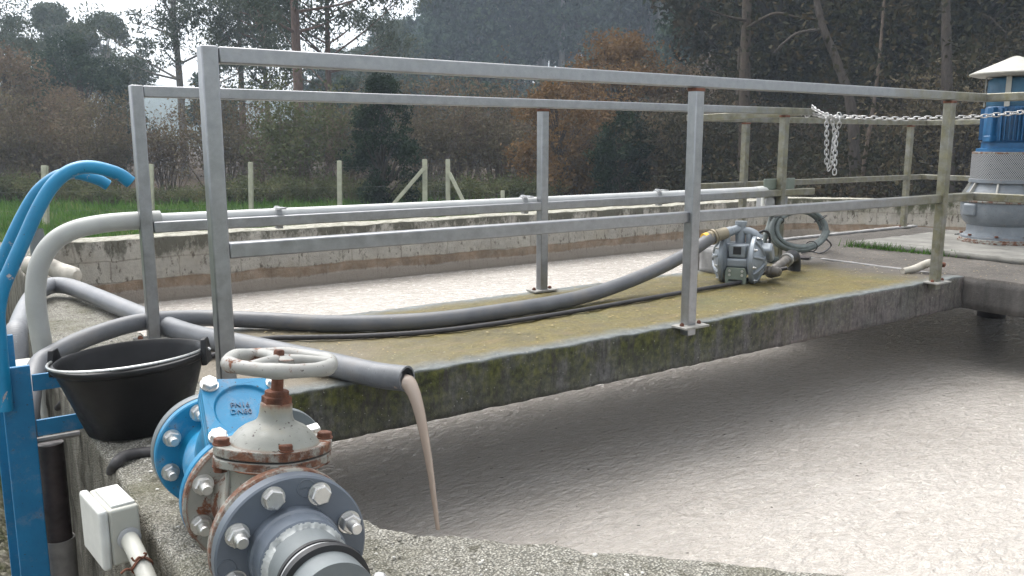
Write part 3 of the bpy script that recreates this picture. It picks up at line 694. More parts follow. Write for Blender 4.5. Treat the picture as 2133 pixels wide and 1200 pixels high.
g = G(); c = L(.071, -.112, -.008); g.box(c, (.034, .012, .012), MV); g.lathe([(.009, 0), (.009, .006), (.006, .009)], c+ZX*.006, ZX, 16); g.build('clamp_screw', 'steel', pv, bevel=.001)
for k, kd in ((0, 'end'), (1, 'head'), (2, 'head'), (3, 'end'), (4, 'head'), (5, 'end'), (6, 'end'), (7, 'head')): bolt(pv, ring_pos(.0118, k), -AX, kd)

# gate valve: rust bleeding down from the gland
def m_bonnet():
    n = NT('rust_bled_bonnet'); p = n.pos(); n.m.name = 'rust_bled_bonnet'
    h = n.math('SUBTRACT', n.n('VectorMath', {0: n.n('NewGeometry', out=0), 1: tuple(ZX)}, 1, operation='DOT_PRODUCT'), P0.dot(ZX))
    c = n.ramp(n.noise(p, 14, 6, .65), [(.3, (.195, .20, .178)), (.7, (.255, .258, .232))])
    w = n.math('ADD', h, n.math('MULTIPLY', n.noise(n.pos((60, 60, 8)), 1, 5, .7), .018))
    c = n.mix(n.rng(w, .168, .180, 0, .55), c, (.26, .19, .10)); c = n.mix(n.rng(w, .1765, .1815), c, n.ramp(n.noise(p, 70, 5, .7), [(.3, (.06, .024, .014)), (.7, (.20, .09, .045))]))
    c = n.mix(n.rng(h, .1205, .1165, 0, .8), c, (.17, .09, .05))
    c = n.mix(n.ramp(n.noise(p, 20, 6, .7), [(.56, 0), (.70, .5)]), c, (.24, .22, .16))
    sp = n.ramp(n.noise(p, 150, 2, .6), [(.65, 0), (.69, .9)]); c = n.mix(sp, c, (.04, .025, .02))
    return n.fin(c, n.rng(n.noise(p, 40), .3, .7, .35, .55), 0, n.bump(n.math('SUBTRACT', n.noise(p, 90, 4), sp), .25, .003))
MT['bonnetp'] = m_bonnet()
gv = thing('gate_valve', (.376, 1.13, 0), 'pale grey rust-edged gate valve with spoked handwheel on the wall corner', 'valve')
g = G(); g.lathe([(.088, .0365), (.088, .0425)], L(0, 0, 0), AX, 40); g.build('gasket', 'rubber', gv)
for a in (.042, .232):
    g = G(); g.lathe([(.0, 0), (.0965, 0)], L(0, a, 0), AX, 72, caps=False); g.lathe([(.097, .021), (.0, .021)], L(0, a, 0), AX, 72, caps=False); g.m = 1; g.lathe([(.0965, 0), (.1, .003), (.1, .017), (.097, .021)], L(0, a, 0), AX, 72, caps=False); g.build('flange', ['greyp', 'rim'], gv, smooth=35)
g = G(); g.lathe([(.060, .06), (.056, .075), (.06, .10), (.066, .128), (.06, .17), (.056, .205), (.062, .235)], L(0, 0, 0), AX, 48)
g.lathe([(.01, -.112), (.05, -.10), (.060, -.06), (.060, 0), (.059, .06), (.061, .083), (.07, .09)], L(0, .130, 0), ZX, 48, up=AX, sq=2.6); g.build('body', 'greyp', gv, smooth=60)
for s in (-1, 1):
    g = G(); g.bar(L(s*.060, .128, -.02), L(s*.060, .128, .085), .012, .010, RX); g.build('body_rib', 'greyp', gv, bevel=.003)
def oval(hx, hy, n=8):     # elongated plate with blunt ends and lobes at the bolts
    pts = []
    for i in range(56):
        t = 2*PI*i/56; c, s_ = math.cos(t), math.sin(t)
        m = (abs(c)**1.55+abs(s_)**1.75)**(-1/1.65); pts.append((hx*c*m, hy*s_*m))
    return pts
for nm, z0, z1 in (('lower_plate', .088, .101), ('upper_plate', .1035, .1175)):
    g = G(); g.xprism(oval(.0835, .066), L(0, .128, 0), RX, AX, ZX, z0, z1); g.mi = [0, 0]+[1]*(len(g.f)-2); g.build(nm, ['greyp', 'rim'], gv, bevel=.002, smooth=30)
g = G(); g.xprism(oval(.078, .061), L(0, .128, 0), RX, AX, ZX, .100, .1045); g.build('gasket', 'rubber', gv)
g = G(); g.lathe([(.064, .116), (.0605, .1195), (.056, .126), (.0505, .1325), (.043, .1385), (.034, .143), (.0275, .1465), (.0245, .151), (.0230, .157), (.0222, .166), (.0220, .1715), (.020, .1735)], L(0, .128, 0), ZX, 56, sq=2.15, up=AX); g.build('bonnet', 'bonnetp', gv, smooth=60)
g = G(); hexprism(g, L(0, .128, .1705), ZX, .0212, .013, top=.002); g.lathe([(.0168, .0125), (.0168, .019), (.0145, .0205)], L(0, .128, .1705), ZX, 24); g.build('gland_nut', 'rust', gv, smooth=30)
g = G(); g.lathe([(.0085, .185), (.0085, .2135), (.013, .216), (.0155, .224)], L(0, .128, 0), ZX, 20); g.lathe([(.0075, .2385), (.0075, .246), (.006, .2485)], L(0, .128, 0), ZX, 12); g.build('stem', 'rust', gv)
for (r, a) in ((-.073, .128), (.073, .128), (0, .0735), (0, .1825), (-.045, .093), (.045, .163)):
    if abs(r) == .045: continue
    bolt(gv, L(r, a, .1175), ZX, 'head', 'rust', .78)
    bolt(gv, L(r, a, .0878), -ZX, 'head', 'rust', .72)
WC = L(0.003, .128, .2325)
hw = G(); R_ = .0715
pts = []; rr = []
for i in range(72):
    t = 2*PI*i/72; wv = .0016*math.sin(6*t+.5)
    pts.append(WC + RX*(math.cos(t)*(R_+wv)) + AX*(math.sin(t)*(R_+wv)) - ZX*.002); rr.append(.0098+.0014*max(0, math.sin(6*t+.5)))
hw.tube(pts, rr, 16, closed=True); hwo = hw.build('handwheel', 'wheelp', gv, smooth=70)
g = G(); g.lathe([(.017, -.010), (.021, -.004), (.021, .004), (.013, .0085)], WC, ZX, 24); g.build('hub', 'wheelp', hwo)
for k in range(3):
    t = math.radians(100+120*k); d = RX*math.cos(t)+AX*math.sin(t)
    g = G(); g.tube([WC+d*.012, WC+d*.03+ZX*.002, WC+d*.05+ZX*.001, WC+d*.069-ZX*.002], [.0105, .0085, .0085, .0105], 12); g.build('spoke', 'wheelp', hwo, smooth=70)
for k in (2, 3, 4, 5, 6): 
    t = 22.5+45*k; bolt(gv, ring_pos(.2318, k), -AX, 'end')
bolt(gv, ring_pos(.2318, 7), -AX, 'end'); bolt(gv, ring_pos(.2318, 0), -AX, 'end')

# check valve
cv = thing('check_valve', (.395, 1.39, 0), 'bright blue check valve with square bolted cover between the gate valve and bucket', 'valve')
for a in (.2545, .515):
    g = G(); g.lathe([(.0975, 0), (.1, .002), (.1, .018), (.0975, .020)], L(0, a, 0), AX, 72); g.build('flange', 'blue', cv, smooth=35)
BD = (AX*-.62 + ZX*.78).normalized(); BC = L(.004, .405, 0)     # leaning access branch
BU = RX.cross(BD).normalized(); BU = -BU if BU.z < 0 else BU
g = G(); g.lathe([(.062, .27), (.056, .30), (.062, .34), (.07, .40), (.064, .46), (.055, .50), (.062, .52)], L(0, 0, 0), AX, 48)
g.lathe([(.062, 0), (.064, .06), (.060, .105), (.066, .128)], BC, BD, 48); g.build('body', 'blue', cv, smooth=60)
def sq(h, c, n=6):
    pts = []
    for qx, qy in ((1, 1), (-1, 1), (-1, -1), (1, -1)):
        a0 = math.atan2(qy, qx)-PI/4
        for i in range(n+1): t = a0+PI/2*i/n; pts.append((qx*(h-c)+c*math.cos(t), qy*(h-c)+c*math.sin(t)))
    return pts
for nm, t0, t1 in (('lower_plate', .122, .1345), ('middle_plate', .1362, .1465)):
    g = G(); g.xprism(sq(.0655, .016), BC, RX, BU, BD, t0, t1); g.build(nm, 'blue', cv, bevel=.002)
cvr = G(); outer = sq(.0655, .016); n = len(outer)
def rec(r, t): return [BC+BD*t+RX*(r*math.cos(2*PI*(i+.5)/n+math.atan2(outer[0][1], outer[0][0])-PI/n))+BU*(r*math.sin(2*PI*(i+.5)/n+math.atan2(outer[0][1], outer[0][0])-PI/n)) for i in range(n)]
lay = [[BC+RX*p+BU*q+BD*.1482 for p, q in outer], [BC+RX*p+BU*q+BD*.1585 for p, q in outer], rec(.0515, .1585), rec(.0485, .1535), rec(.0, .1535)]
cvr.add(sum(lay, []), [(i*n+j, i*n+(j+1) % n, (i+1)*n+(j+1) % n, (i+1)*n+j) for i in range(4) for j in range(n)]+[tuple(range(n))])
cover = cvr.build('cover', 'blue', cv, bevel=.0012, smooth=30)
def letters(txt, size, o, x, y, nrm, mat, parent, name='raised_lettering', depth=.0012):
    cu = bpy.data.curves.new('lettering', 'FONT'); cu.body = txt; cu.size = size; cu.extrude = depth; cu.align_x = 'CENTER'; cu.align_y = 'CENTER'; cu.resolution_u = 3
    to = bpy.data.objects.new('t', cu); COL.objects.link(to)
    dg = bpy.context.evaluated_depsgraph_get(); me = bpy.data.meshes.new_from_object(to.evaluated_get(dg)); bpy.data.objects.remove(to)
    M = Matrix((V(x), V(y), V(nrm))).transposed()
    base = V((0, 0, 0)); q = parent
    while q is not None: base += q.location; q = q.parent
    for v in me.vertices: v.co = M @ v.co + V(o) - base
    me.materials.clear(); me.materials.append(MT[mat]); ob = bpy.data.objects.new(name, me); COL.objects.link(ob); ob.parent = parent; return ob
tc = BC+BD*.1543+BU*.004-RX*.009
letters('PN16', .0135, tc+BU*.0085, RX, BU, BD, 'blue', cover); letters('DN80', .0135, tc-BU*.0055, RX, BU, BD, 'blue', cover)
for sx, sy in ((-1, 1), (1, 1), (-1, -1), (1, -1)): bolt(cv, BC+RX*(sx*.0525)+BU*(sy*.0525)+BD*.1586, BD, 'head', 'steel', .95)
for k in (0, 1, 2, 3, 4, 5, 6, 7): bolt(cv, ring_pos(.5148, k), -AX, 'end')
# flange behind the check valve
bf = thing('flanged_pipe', (.41, 1.56, 0), 'grey plastic flange mostly hidden behind the blue check valve', 'pipe')
g = G(); g.lathe([(.1, 0), (.102, .003), (.102, .021), (.1, .024)], L(0, .538, 0), AX, 72); g.build('flange', 'pvcp', bf)
g = G(); g.lathe([(.045, .555), (.045, .64)], L(0, 0, 0), AX, 40); g.build('pipe', 'pvcp', bf)
# second round fitting behind the bonnet
rf = thing('end_cap_fitting', (.555, 1.6, 0), 'round grey disc fitting with a bright steel bracket behind the gate valve neck', 'fitting')
rc = V((.553, 1.575, .088)); ra = V((-.15, -1, .12)).normalized()
g = G(); g.lathe([(.078, 0), (.08, .003), (.08, .02), (.077, .024)], rc, -ra, 56); g.build('disc', 'pvcp', rf)
g = G(); g.lathe([(.05, .02), (.05, .22)], rc, -ra, 32); g.build('pipe', 'pvcp', rf)
g = G(); c = rc+ra*.012+V((.022, 0, .022)); g.bar(c+V((-.05, 0, -.003)), c+V((.05, .0, .004)), .02, .028, (0, -.35, 1)); g.build('bracket', 'steel', rf, bevel=.002)
g = G(); g.bar(c+V((.018, .004, -.014)), c+V((.020, .004, -.075)), .03, .012, (0, 1, 0)); g.build('strap', 'dark', rf)
g = G(); g.lathe([(.007, 0), (.007, .03)], c+V((-.004, -.006, -.032)), (0, 0, 1), 10); g.build('hook', 'steel', rf)

# ------------------------------------------------------------------ bucket
bk = thing('bucket', (.40, 2.15, .0), 'black plastic builder bucket with wire handle standing on the wall top', 'bucket')
bc = V((.40, 2.15, .004)); tilt = (V((0, 0, 1))+Rt*-.05).normalized()
g = G(); g.lathe([(.0, .006), (.103, .006), (.108, .0), (.115, .004), (.166, .160), (.169, .1605), (.1735, .165), (.1755, .171), (.1735, .177), (.166, .179), (.1625, .176), (.1585, .164), (.108, .014), (0, .014)], bc, tilt, 72, caps=False); g.build('tub', 'bucket', bk, smooth=50)
bx = tilt.cross(FW).normalized(); bx = -bx if bx.dot(Rt) < 0 else bx; by = tilt.cross(bx)
bx = (bx + by*.12).normalized()
for s in (-1, 1):
    c = bc+tilt*.164+bx*(s*.174)
    g = G(); g.xprism([(-.03, -.02), (.03, -.02), (.028, .014), (.016, .042), (-.016, .042), (-.028, .014)], c, tilt.cross(bx), tilt, bx, -.006, .007); g.build('lug', 'bucket', bk, bevel=.003)
pts = []
for i in range(41):
    t = PI*i/40; pts.append(bc+tilt*(.180+.004*math.sin(t))-bx*(math.cos(t)*.170)-by.normalized()*(math.sin(t)*.170)*(1 if by.dot(Fh) > 0 else -1))
pts = [pts[0]-tilt*.004-bx*.016, pts[0]-bx*.010]+pts+[pts[-1]+bx*.010, pts[-1]-tilt*.004+bx*.016]
g = G(); g.tube(pts, .0036, 8); g.build('handle', 'bail', bk)

# ------------------------------------------------------------------ ladder handrails on the outer side
ld = thing('access_ladder', (.17, 2.5, -1), 'blue steel ladder with curved flaking handrails standing against the wall', 'ladder')
yN, yF = 2.30, 2.70
st_top = ony(24, 765, yN).z; xS = ony(52, 980, yN).x
for y, zt in ((yN, st_top), (yF, st_top)):
    g = G(); g.bar((xS, y, -1), (xS, y, zt), .014, .066, (1, 0, 0)) if False else g.box((xS, y, (zt-1)/2), (.064, .014, zt+1)); s_ = g.build('stringer', 'bluep', ld, bevel=.002)
for k in range(4):
    g = G(); g.tube([(xS, yN, -.75+.26*k), (xS, yF, -.75+.26*k)], .011, 10); g.build('rung', 'bluep', ld)
for z, xe in ((ony(120, 788, yN+.012).z, .285), (ony(120, 882, yN+.012).z, .30)):
    g = G(); g.box(((xS+.034+xe)/2, yN+.001, z), (xe-xS-.034, .009, .041)); g.build('fixing_bar', 'bluep', ld, bevel=.0015)
near = [(272, 380), (250, 364), (222, 354), (190, 348), (160, 351), (132, 365), (105, 392), (78, 438), (52, 495), (28, 548), (6, 600), (-4, 650), (-2, 700), (4, 770), (10, 850)]
pts = [ony(u, v, yN-.018) for u, v in near]; pts[-1] = V((pts[-2].x, pts[-2].y, pts[-2].z-.10))
g = G(); g.tube(smooth(pts, 6), .0160, 18); g.build('handrail', m_peel('flaking_blue_paint'), ld)
MT['peel'] = bpy.data.materials['flaking_blue_paint']
far = [(225, 386), (208, 376), (185, 368), (158, 362), (126, 364), (98, 380), (72, 406), (46, 450), (20, 504), (-2, 556), (-20, 600), (-26, 650), (-20, 700), (-10, 770)]
pts = [ony(u, v, yF) for u, v in far]
g = G(); g.tube(smooth(pts, 6), .0160, 18); g.build('handrail', 'peel', ld)

# ------------------------------------------------------------------ boxes and drains on the outer wall face
jb = thing('junction_box', (.21, 1.62, -.13), 'white plastic junction box fixed to the wall edge below the bucket', 'junction box')
jc = dep(231, 1094, 1.56)
JM = Matrix.Rotation(math.radians(4), 3, 'Z') @ Matrix.Rotation(math.radians(-3), 3, 'X')
g = G(); g.box(jc+JM @ V((.008, 0, 0)), (.052, .14, .104), JM); g.build('housing', 'cream', jb, bevel=.006, seg=3)
g = G(); g.box(jc+JM @ V((-.026, 0, 0)), (.016, .146, .110), JM); g.build('lid', 'white', jb, bevel=.006, seg=3)
g = G(); g.box(jc+JM @ V((.010, -.004, .054)), (.040, .115, .006), JM); g.build('top_panel', 'white', jb, bevel=.002)
ce = jc+JM @ V((.012, -.071, -.006))
g = G(); g.lathe([(.020, 0), (.020, .004), (.0175, .006)], ce, JM @ V((0, -1, 0)), 24); g.build('gland', 'cab', jb)
g = G(); g.tube(smooth([ce, ce+V((.004, -.05, -.016)), ce+V((.008, -.12, -.045)), ce+V((.012, -.22, -.09))], 6), .0150, 24)
o = g.build('conduit_pipe', 'cream', loc=ce); tag(o, 'short cream conduit pipe leaving the junction box, tied with rusty wire', 'pipe')
wp = ce+V((.005, -.072, -.024)); wa = V((.004, -.07, -.026)).normalized()
g = G(); wx = wa.cross(V((0, 0, 1))).normalized(); wz = wx.cross(wa)
for k in range(2): g.tube([wp+wa*(.003*k-.002+.003*math.sin(3*t))+wx*(math.cos(t)*.0168)+wz*(math.sin(t)*.0168) for t in [2*PI*i/24 for i in range(24)]], .0017, 6, closed=True)
g.tube(smooth([wp+wz*.018, wp+wz*.024+wx*.006, wp+wz*.022+wx*.014+wa*.004, wp+wz*.028+wx*.018], 4), .0018, 6); g.tube(smooth([wp+wz*.018, wp+wz*.026-wx*.006, wp+wz*.030-wx*.002], 4), .0018, 6)
g.tube(smooth([wp+wx*.018, wp+wx*.026+wz*.004, wp+wx*.034-wz*.002], 4), .0022, 6)
g.build('tie_wire', 'rust', o)

cb = thing('control_cabinet', (.2, 2.85, -.15), 'small grey metal cabinet with pale top on the outer wall behind the ladder', 'cabinet')
cc = ony(100, 822, 3.02); cc.x = .19
g = G(); g.box((cc.x, 3.02, cc.z), (.145, .12, .20)); g.build('housing', 'cab', cb, bevel=.004)
g = G(); g.box((cc.x-.002, 3.015, cc.z+.108), (.15, .13, .014)); g.build('top', 'cream', cb, bevel=.004)
g = G(); g.box((cc.x, 2.956, cc.z-.005), (.128, .006, .17)); g.build('door', 'cab', cb, bevel=.002)
g = G(); g.tube(smooth([(cc.x+.05, 2.95, cc.z-.05), (cc.x+.05, 2.94, cc.z-.045), (cc.x+.062, 2.938, cc.z-.02), (cc.x+.062, 2.938, cc.z+.03)], 4), .004, 8); g.build('latch', 'steel', cb)
g = G()
for z in (.09, -.09): g.lathe([(.012, 0), (.012, .014)], (cc.x-.078, 2.96, cc.z+z), (-1, 0, 0), 12)
g.build('hinge', 'steel', cb)
dp = thing('drain_pipe', (.2, 2.1, -1), 'dark brown drain pipe dropping into a dusty grey socket beside the wall', 'drain pipe')
dq = dep(112, 1000, 2.16)
g = G(); g.tube([(dq.x, dq.y, -.62), (dq.x, dq.y, -.06)], .0305, 20); g.build('pipe', 'dark', dp)
g = G(); zt = -.315
g.lathe([(.036, -1.0), (.036, zt), (.033, zt), (.0325, zt-.05)], (dq.x, dq.y, 0), (0, 0, 1), 28, caps=False); g.build('socket', 'sock', dp)
g = G(); zc = -.045; g.tube([(dq.x-.06, dq.y-.01, zc), (dq.x+.11, dq.y-.01, zc)], .008, 8)
o = g.build('rod', 'sock', loc=(dq.x, dq.y, zc)); tag(o, 'thin grey rod lying across the top of the dark drain pipe', 'rod')
g = G(); sp = ony(131, 545, 5.9); g.lathe([(.042, -.35), (.042, .125), (.038, .157), (.038, .10)], (.60, 5.9, 0), (0, 0, 1), 24, caps=False)
o = g.build('pipe_stub', 'pvcp', loc=(.6, 5.9, 0)); tag(o, 'short upright grey pipe stub at the far corner of the tank', 'pipe')
g = G(); rp = onz(125, 572, .02); g.tube(smooth([rp+V((-.12, .12, .04)), rp+V((-.06, .02, .05)), rp+V((.0, -.02, .02)), rp+V((.06, -.12, .0))], 5), [.05]+[.045]*14+[.03], 10)
o = g.build('broken_pipe', 'handle', loc=rp, smooth=60); tag(o, 'broken rusty pipe piece lying on the wall top behind the conduit', 'pipe')
# ------------------------------------------------------------------ diaphragm pump on the walkway
pp = thing('diaphragm_pump', (3.49, 2.70, 0), 'grey double diaphragm pump with ribbed round chambers sitting on the mossy walkway', 'pump')
ax = V((.50, -.866, 0)).normalized(); fr = V((-.866, -.50, 0)).normalized(); zz = V((0, 0, 1))
c1 = dep(1573, 541, 4.17); c0 = c1-ax*.152; cm = (c0+c1)/2
for c, sgn in ((c1, 1), (c0, -1)):
    a = ax*sgn; g = G()
    g.lathe([(.116, -.014), (.120, -.011), (.120, .004), (.116, .008), (.103, .009), (.098, .014), (.088, .022), (.070, .033), (.046, .040), (.032, .043), (.03, .052), (.0, .052)], c, a, 44)
    g.lathe([(.100, -.014), (.088, -.022), (.055, -.034)], c, a, 40); ch = g.build('chamber', 'pump', pp, smooth=35)
    for k in range(8):
        t = 2*PI*(k+.3)/8; d = fr*math.cos(t)+zz*math.sin(t)
        g = G(); g.tube([c+a*.008+d*.112, c+a*.022+d*.092, c+a*.038+d*.060, c+a*.048+d*.02], [.006, .008, .008, .007], 8); g.build('rib', 'pump', ch)
        t2 = t+.32; d2 = fr*math.cos(t2)+zz*math.sin(t2); bolt(ch, c+a*.0078+d2*.110, a, 'end', 'steel', .5)
g = G(); g.box(cm+V((0, 0, .005)), (.115, .10, .15), Matrix((ax, fr, zz)).transposed()); g.build('centre_block', 'pump', pp, bevel=.008)
g = G(); q = cm+fr*.054+zz*.045; MM = Matrix((ax, fr, zz)).transposed(); g.box(q, (.082, .03, .062), MM); g.build('air_valve', 'pump', pp, bevel=.005)
g = G(); g.box(q+fr*.0165+zz*.004, (.038, .008, .038), MM); g.build('exhaust_port', 'rubber', pp, bevel=.002)
g = G(); g.box(cm+fr*.045-zz*.012, (.108, .06, .045), MM); g.build('skirt', 'pump', pp, bevel=.012, seg=3)
fz = cm+fr*.078; ft = G(); hb = cm.z-.030
ft.xprism([(-.050, -cm.z+.001), (-.036, -cm.z+.001), (-.032, -.092), (.032, -.092), (.036, -cm.z+.001), (.050, -cm.z+.001), (.052, -.055), (.043, -.034), (-.043, -.034), (-.052, -.055)], fz, ax, zz, fr, -.006, .006)
ft.box(fz-fr*.04-zz*(cm.z-.006), (.10, .09, .010), MM); fo = ft.build('foot', 'pumpg', pp, bevel=.002)
for sx in (-.03, .03):
    for sz in (-.05, -.07): bolt(fo, fz+fr*.006+ax*sx+zz*sz, fr, 'head', 'steel', .42)
g = G(); tp = cm+zz*.125
g.tube([cm+zz*.07, cm+zz*.175-ax*.0], .024, 18); g.tube([cm+zz*.168, cm+zz*.186], .0285, 18); g.build('outlet_riser', 'pump', pp)
for k, (o_, h, r) in enumerate(((.045, .135, .018), (.085, .128, .014))):
    g = G(); g.tube([cm+ax*o_+zz*.06, cm+ax*o_+zz*h], r, 14); g.tube([cm+ax*o_+zz*(h-.002), cm+ax*o_+zz*(h+.007)], r*.7, 12); g.build('valve_chimney', 'pump', pp)
g = G(); g.tube(smooth([cm+zz*.115-ax*.09, cm+zz*.135-ax*.04, cm+zz*.14, cm+zz*.135+ax*.05, cm+zz*.105+ax*.10], 5), .020, 14); g.build('manifold', 'pump', pp)
ho = hA; hs_ = cm+zz*.152; dv = (ho-hs_)
g = G(); g.tube([hs_, hs_+dv*.32, hs_+dv*.34, hs_+dv*.5], [.021, .021, .024, .024], 18); g.build('outlet_pipe', 'pump', pp)
g = G(); g.tube([hs_+dv*.5, hs_+dv*.52, hs_+dv*.86, hs_+dv*.9], [.023, .0285, .030, .035], 20); g.build('hose_adaptor', 'ochre', pp)
g = G(); g.tube([hs_+dv*.93, hs_+dv*.99], .0375, 24); g.tube([hs_+dv*1.06, hs_+dv*1.10], .034, 24); g.tube([hs_+dv*.90, hs_+dv*1.14], .031, 20); g.build('hose_clamp', 'ochre', pp)
g = G(); g.tube([hs_+dv*1.15, hs_+dv*1.27], .0305, 24); g.build('marking_band', 'yellow', pp)
g = G(); s0 = c1+ax*.055-zz*.02
sq_ = [(.0, .085), (.035, .06), (.075, .035), (.095, .0), (.06, -.03), (.03, -.02), (-.01, .0), (-.035, .045)]
g.xprism([(p, q*.9) for p, q in sq_], c1+ax*.045+zz*.012, -fr, zz, ax, -.03, .035); g.build('side_casting', 'pump', pp, bevel=.012, seg=3)
e1 = dep(1608, 572, 4.23); e2 = dep(1632, 547, 4.35); e3 = dep(1646, 535, 4.47)
sp = smooth([c1+ax*.03-zz*.05+Rt*.02, c1+ax*.062-zz*.055+Rt*.045, e1+Fh*.03+zz*.005, e2, e3], 12)
g = G(); g.tube(sp, [.023+.0022*math.cos(i*1.9) for i in range(len(sp))], 18); g.build('inlet_hose', 'spiral', pp)
g = G(); g.tube([e2+(e3-e2)*.35, e2+(e3-e2)*.6], .034, 20); g.build('pipe_clip', 'steel', pp)
g = G(); g.tube(smooth([e2+(e3-e2)*.65, e3, e3+(e3-e2)*.45-zz*.012, e3+(e3-e2)*.75-zz*.06, e3+(e3-e2)*.75-zz*.16], 5), .034, 20); g.build('elbow', 'rubber', pp)
g = G(); a_ = c1+zz*.12; g.tube(smooth([a_+ax*.0, a_+ax*.03+zz*.022, a_+ax*.05-fr*.05+zz*.005, a_+ax*.05-fr*.085-zz*.05, a_-fr*.10-zz*.09], 6), .0065, 10); g.build('air_hose', 'rubber', pp)
g = G(); g.lathe([(.075, 0), (.085, .004), (.085, .012), (.055, .014)], onz(1660, 538, .0), (0, 0, 1), 6)  # solid dark plate, added as the shade inside a hole through the deck
o = g.build('hatch_shade_plate', 'dark', loc=onz(1660, 538, 0)); tag(o, 'dark plate added for the shaded deck hole where the pump intake goes down', 'hatch')

# ------------------------------------------------------------------ coil of cable beside the last far post
cl = thing('cable_coil', (4.2, 3.06, 0), 'coil of grey green cable leaning against the far railing past the pump', 'cable coil')
g = G(); rr_ = random.Random(3); cc_ = dep(1666, 478, 4.83); pts = []
uu = (Rt*.95+Fh*.3).normalized(); vv = (zz*.93+Fh*.36).normalized(); nn_ = uu.cross(vv)
for i in range(4*40):
    t = 2*PI*i/40; k = i/40
    rx, ry = .168+.012*math.sin(k*2.1), .112+.012*math.cos(k*1.7)
    pts.append(cc_+uu*(math.cos(t)*rx+.012*math.sin(k*1.3))+vv*(math.sin(t)*ry)+nn_*(.026*(k-2)*(0.6+.4*math.sin(t*.5))))
g.tube(pts, .0135, 10); g.build('loops', 'coil', cl, smooth=70)
for t in (.55, -1.15, 2.6):
    p = cc_+uu*(math.cos(t)*.168)+vv*(math.sin(t)*.112); rad_ = (uu*math.cos(t)+vv*math.sin(t)).normalized()
    g = G(); g.tube([p+rad_*(math.cos(q)*.03)+nn_*(math.sin(q)*.05) for q in [2*PI*i/16 for i in range(16)]], .0028, 6, closed=True); g.build('tie', 'cable', cl)
g = G(); p = cc_+uu*.15-vv*.05; g.tube(smooth([p, p+uu*.03-vv*.02, onz(1731, 512, .03), onz(1712, 527, .008), onz(1690, 524, .008), onz(1670, 527, .008)], 6), .005, 8); g.build('loose_end', 'cable', cl)
g = G(); g.tube(smooth([(4.06, 3.16, .30), (4.05, 3.17, .22), (3.99, 3.16, .12), (3.95, 3.12, .03), (4.0, 3.06, .02)], 6), .016, 12); g.build('flexible_conduit', 'coil', cl)

# ------------------------------------------------------------------ chain across the platform entrance
ch = thing('chain', (4.4, 2.6, .8), 'bright zinc chain strung across the platform entrance with loose knotted ends hanging', 'chain')
def chain_mesh(path, name, seed=0, pitch=.0255):
    P = smooth(path, 14); Ls = [0.0]
    for a, b in zip(P, P[1:]): Ls.append(Ls[-1]+(b-a).length)
    g = G(); s_ = 0; i = 0; k = 0; rn = random.Random(seed)
    while s_ < Ls[-1]-.001:
        while Ls[i+1] < s_: i += 1
        t = (s_-Ls[i])/max(1e-6, Ls[i+1]-Ls[i]); c = P[i].lerp(P[i+1], t); d = (P[i+1]-P[i]).normalized()
        a = V((0, 0, 1)) if abs(d.z) < .85 else V((.8, -.6, 0)); n1 = (a-d*a.dot(d)).normalized(); n2 = d.cross(n1)
        an = (PI/2 if k % 2 else 0)+rn.uniform(-.3, .3)+.35; w = n1*math.cos(an)+n2*math.sin(an)
        pts = []
        for q in range(14):
            th = 2*PI*q/14; pts.append(c+d*(math.copysign(abs(math.cos(th))**.75, math.cos(th))*.0172)+w*(math.copysign(abs(math.sin(th))**.6, math.sin(th))*.0098))
        g.tube(pts, .0030, 6, closed=True); s_ += pitch; k += 1
    return g.build(name, 'zinc', ch, smooth=70)
kn = dep(1742, 243, 4.62)
def cp_(u, v, D): return dep(u, v, D)
chain_mesh([(4.285, 3.1, H2+.028), cp_(1700, 229, 4.84), cp_(1722, 240, 4.72), kn, cp_(1800, 245, 4.5), cp_(1870, 248, 4.42), cp_(1940, 246, 4.35), cp_(2020, 244, 4.28), cp_(2090, 238, 4.22), cp_(2150, 231, 4.16), cp_(2200, 222, 4.1)], 'strand', 1)
chain_mesh([(4.275, 3.125, H2-.02), cp_(1692, 238, 4.88), cp_(1720, 244, 4.75), kn+V((0, .01, -.005)), cp_(1752, 246, 4.6)], 'strand', 5)
chain_mesh([cp_(1722, 241, 4.70), cp_(1722, 262, 4.69), cp_(1722, 300, 4.69), cp_(1722, 335, 4.69), cp_(1725, 352, 4.69), cp_(1730, 345, 4.69), cp_(1733, 320, 4.67), cp_(1738, 280, 4.66), cp_(1734, 255, 4.65), cp_(1732, 243, 4.64)], 'hanging_loop', 2)
chain_mesh([cp_(1748, 241, 4.58), cp_(1749, 256, 4.58), cp_(1743, 275, 4.6), cp_(1740, 310, 4.6), cp_(1739, 340, 4.6), cp_(1738, 368, 4.6)], 'hanging_end', 3)

# ------------------------------------------------------------------ aerator motor
A = onz(2080, 503, .03); ar = thing('aerator', A, 'tall blue finned aerator motor on grey cast base with white conical rain cap', 'aerator')
def lat(name, prof, mat, parent=None, n=48, **k): g = G(); g.lathe(prof, A, (0, 0, 1), n, **k); return g.build(name, mat, parent or ar, smooth=40)
bs = lat('base_flange', [(.245, .0), (.245, .012), (.236, .014), (.236, .022), (.232, .026)], 'rim')
bp = lat('pedestal', [(.231, .024), (.231, .040), (.205, .052), (.198, .07), (.194, .20)], 'machine')
lat('gear_bowl', [(.15, .09), (.19, .105), (.222, .135), (.238, .175), (.244, .215), (.244, .262)], 'machine')
lat('bowl_flange', [(.253, .262), (.256, .266), (.256, .276), (.254, .279)], 'rim'); lat('upper_flange', [(.254, .280), (.254, .292), (.25, .296)], 'machine')
gc = lat('gear_cover', [(.23, .296), (.203, .345), (.18, .395), (.18, .41)], 'machine')
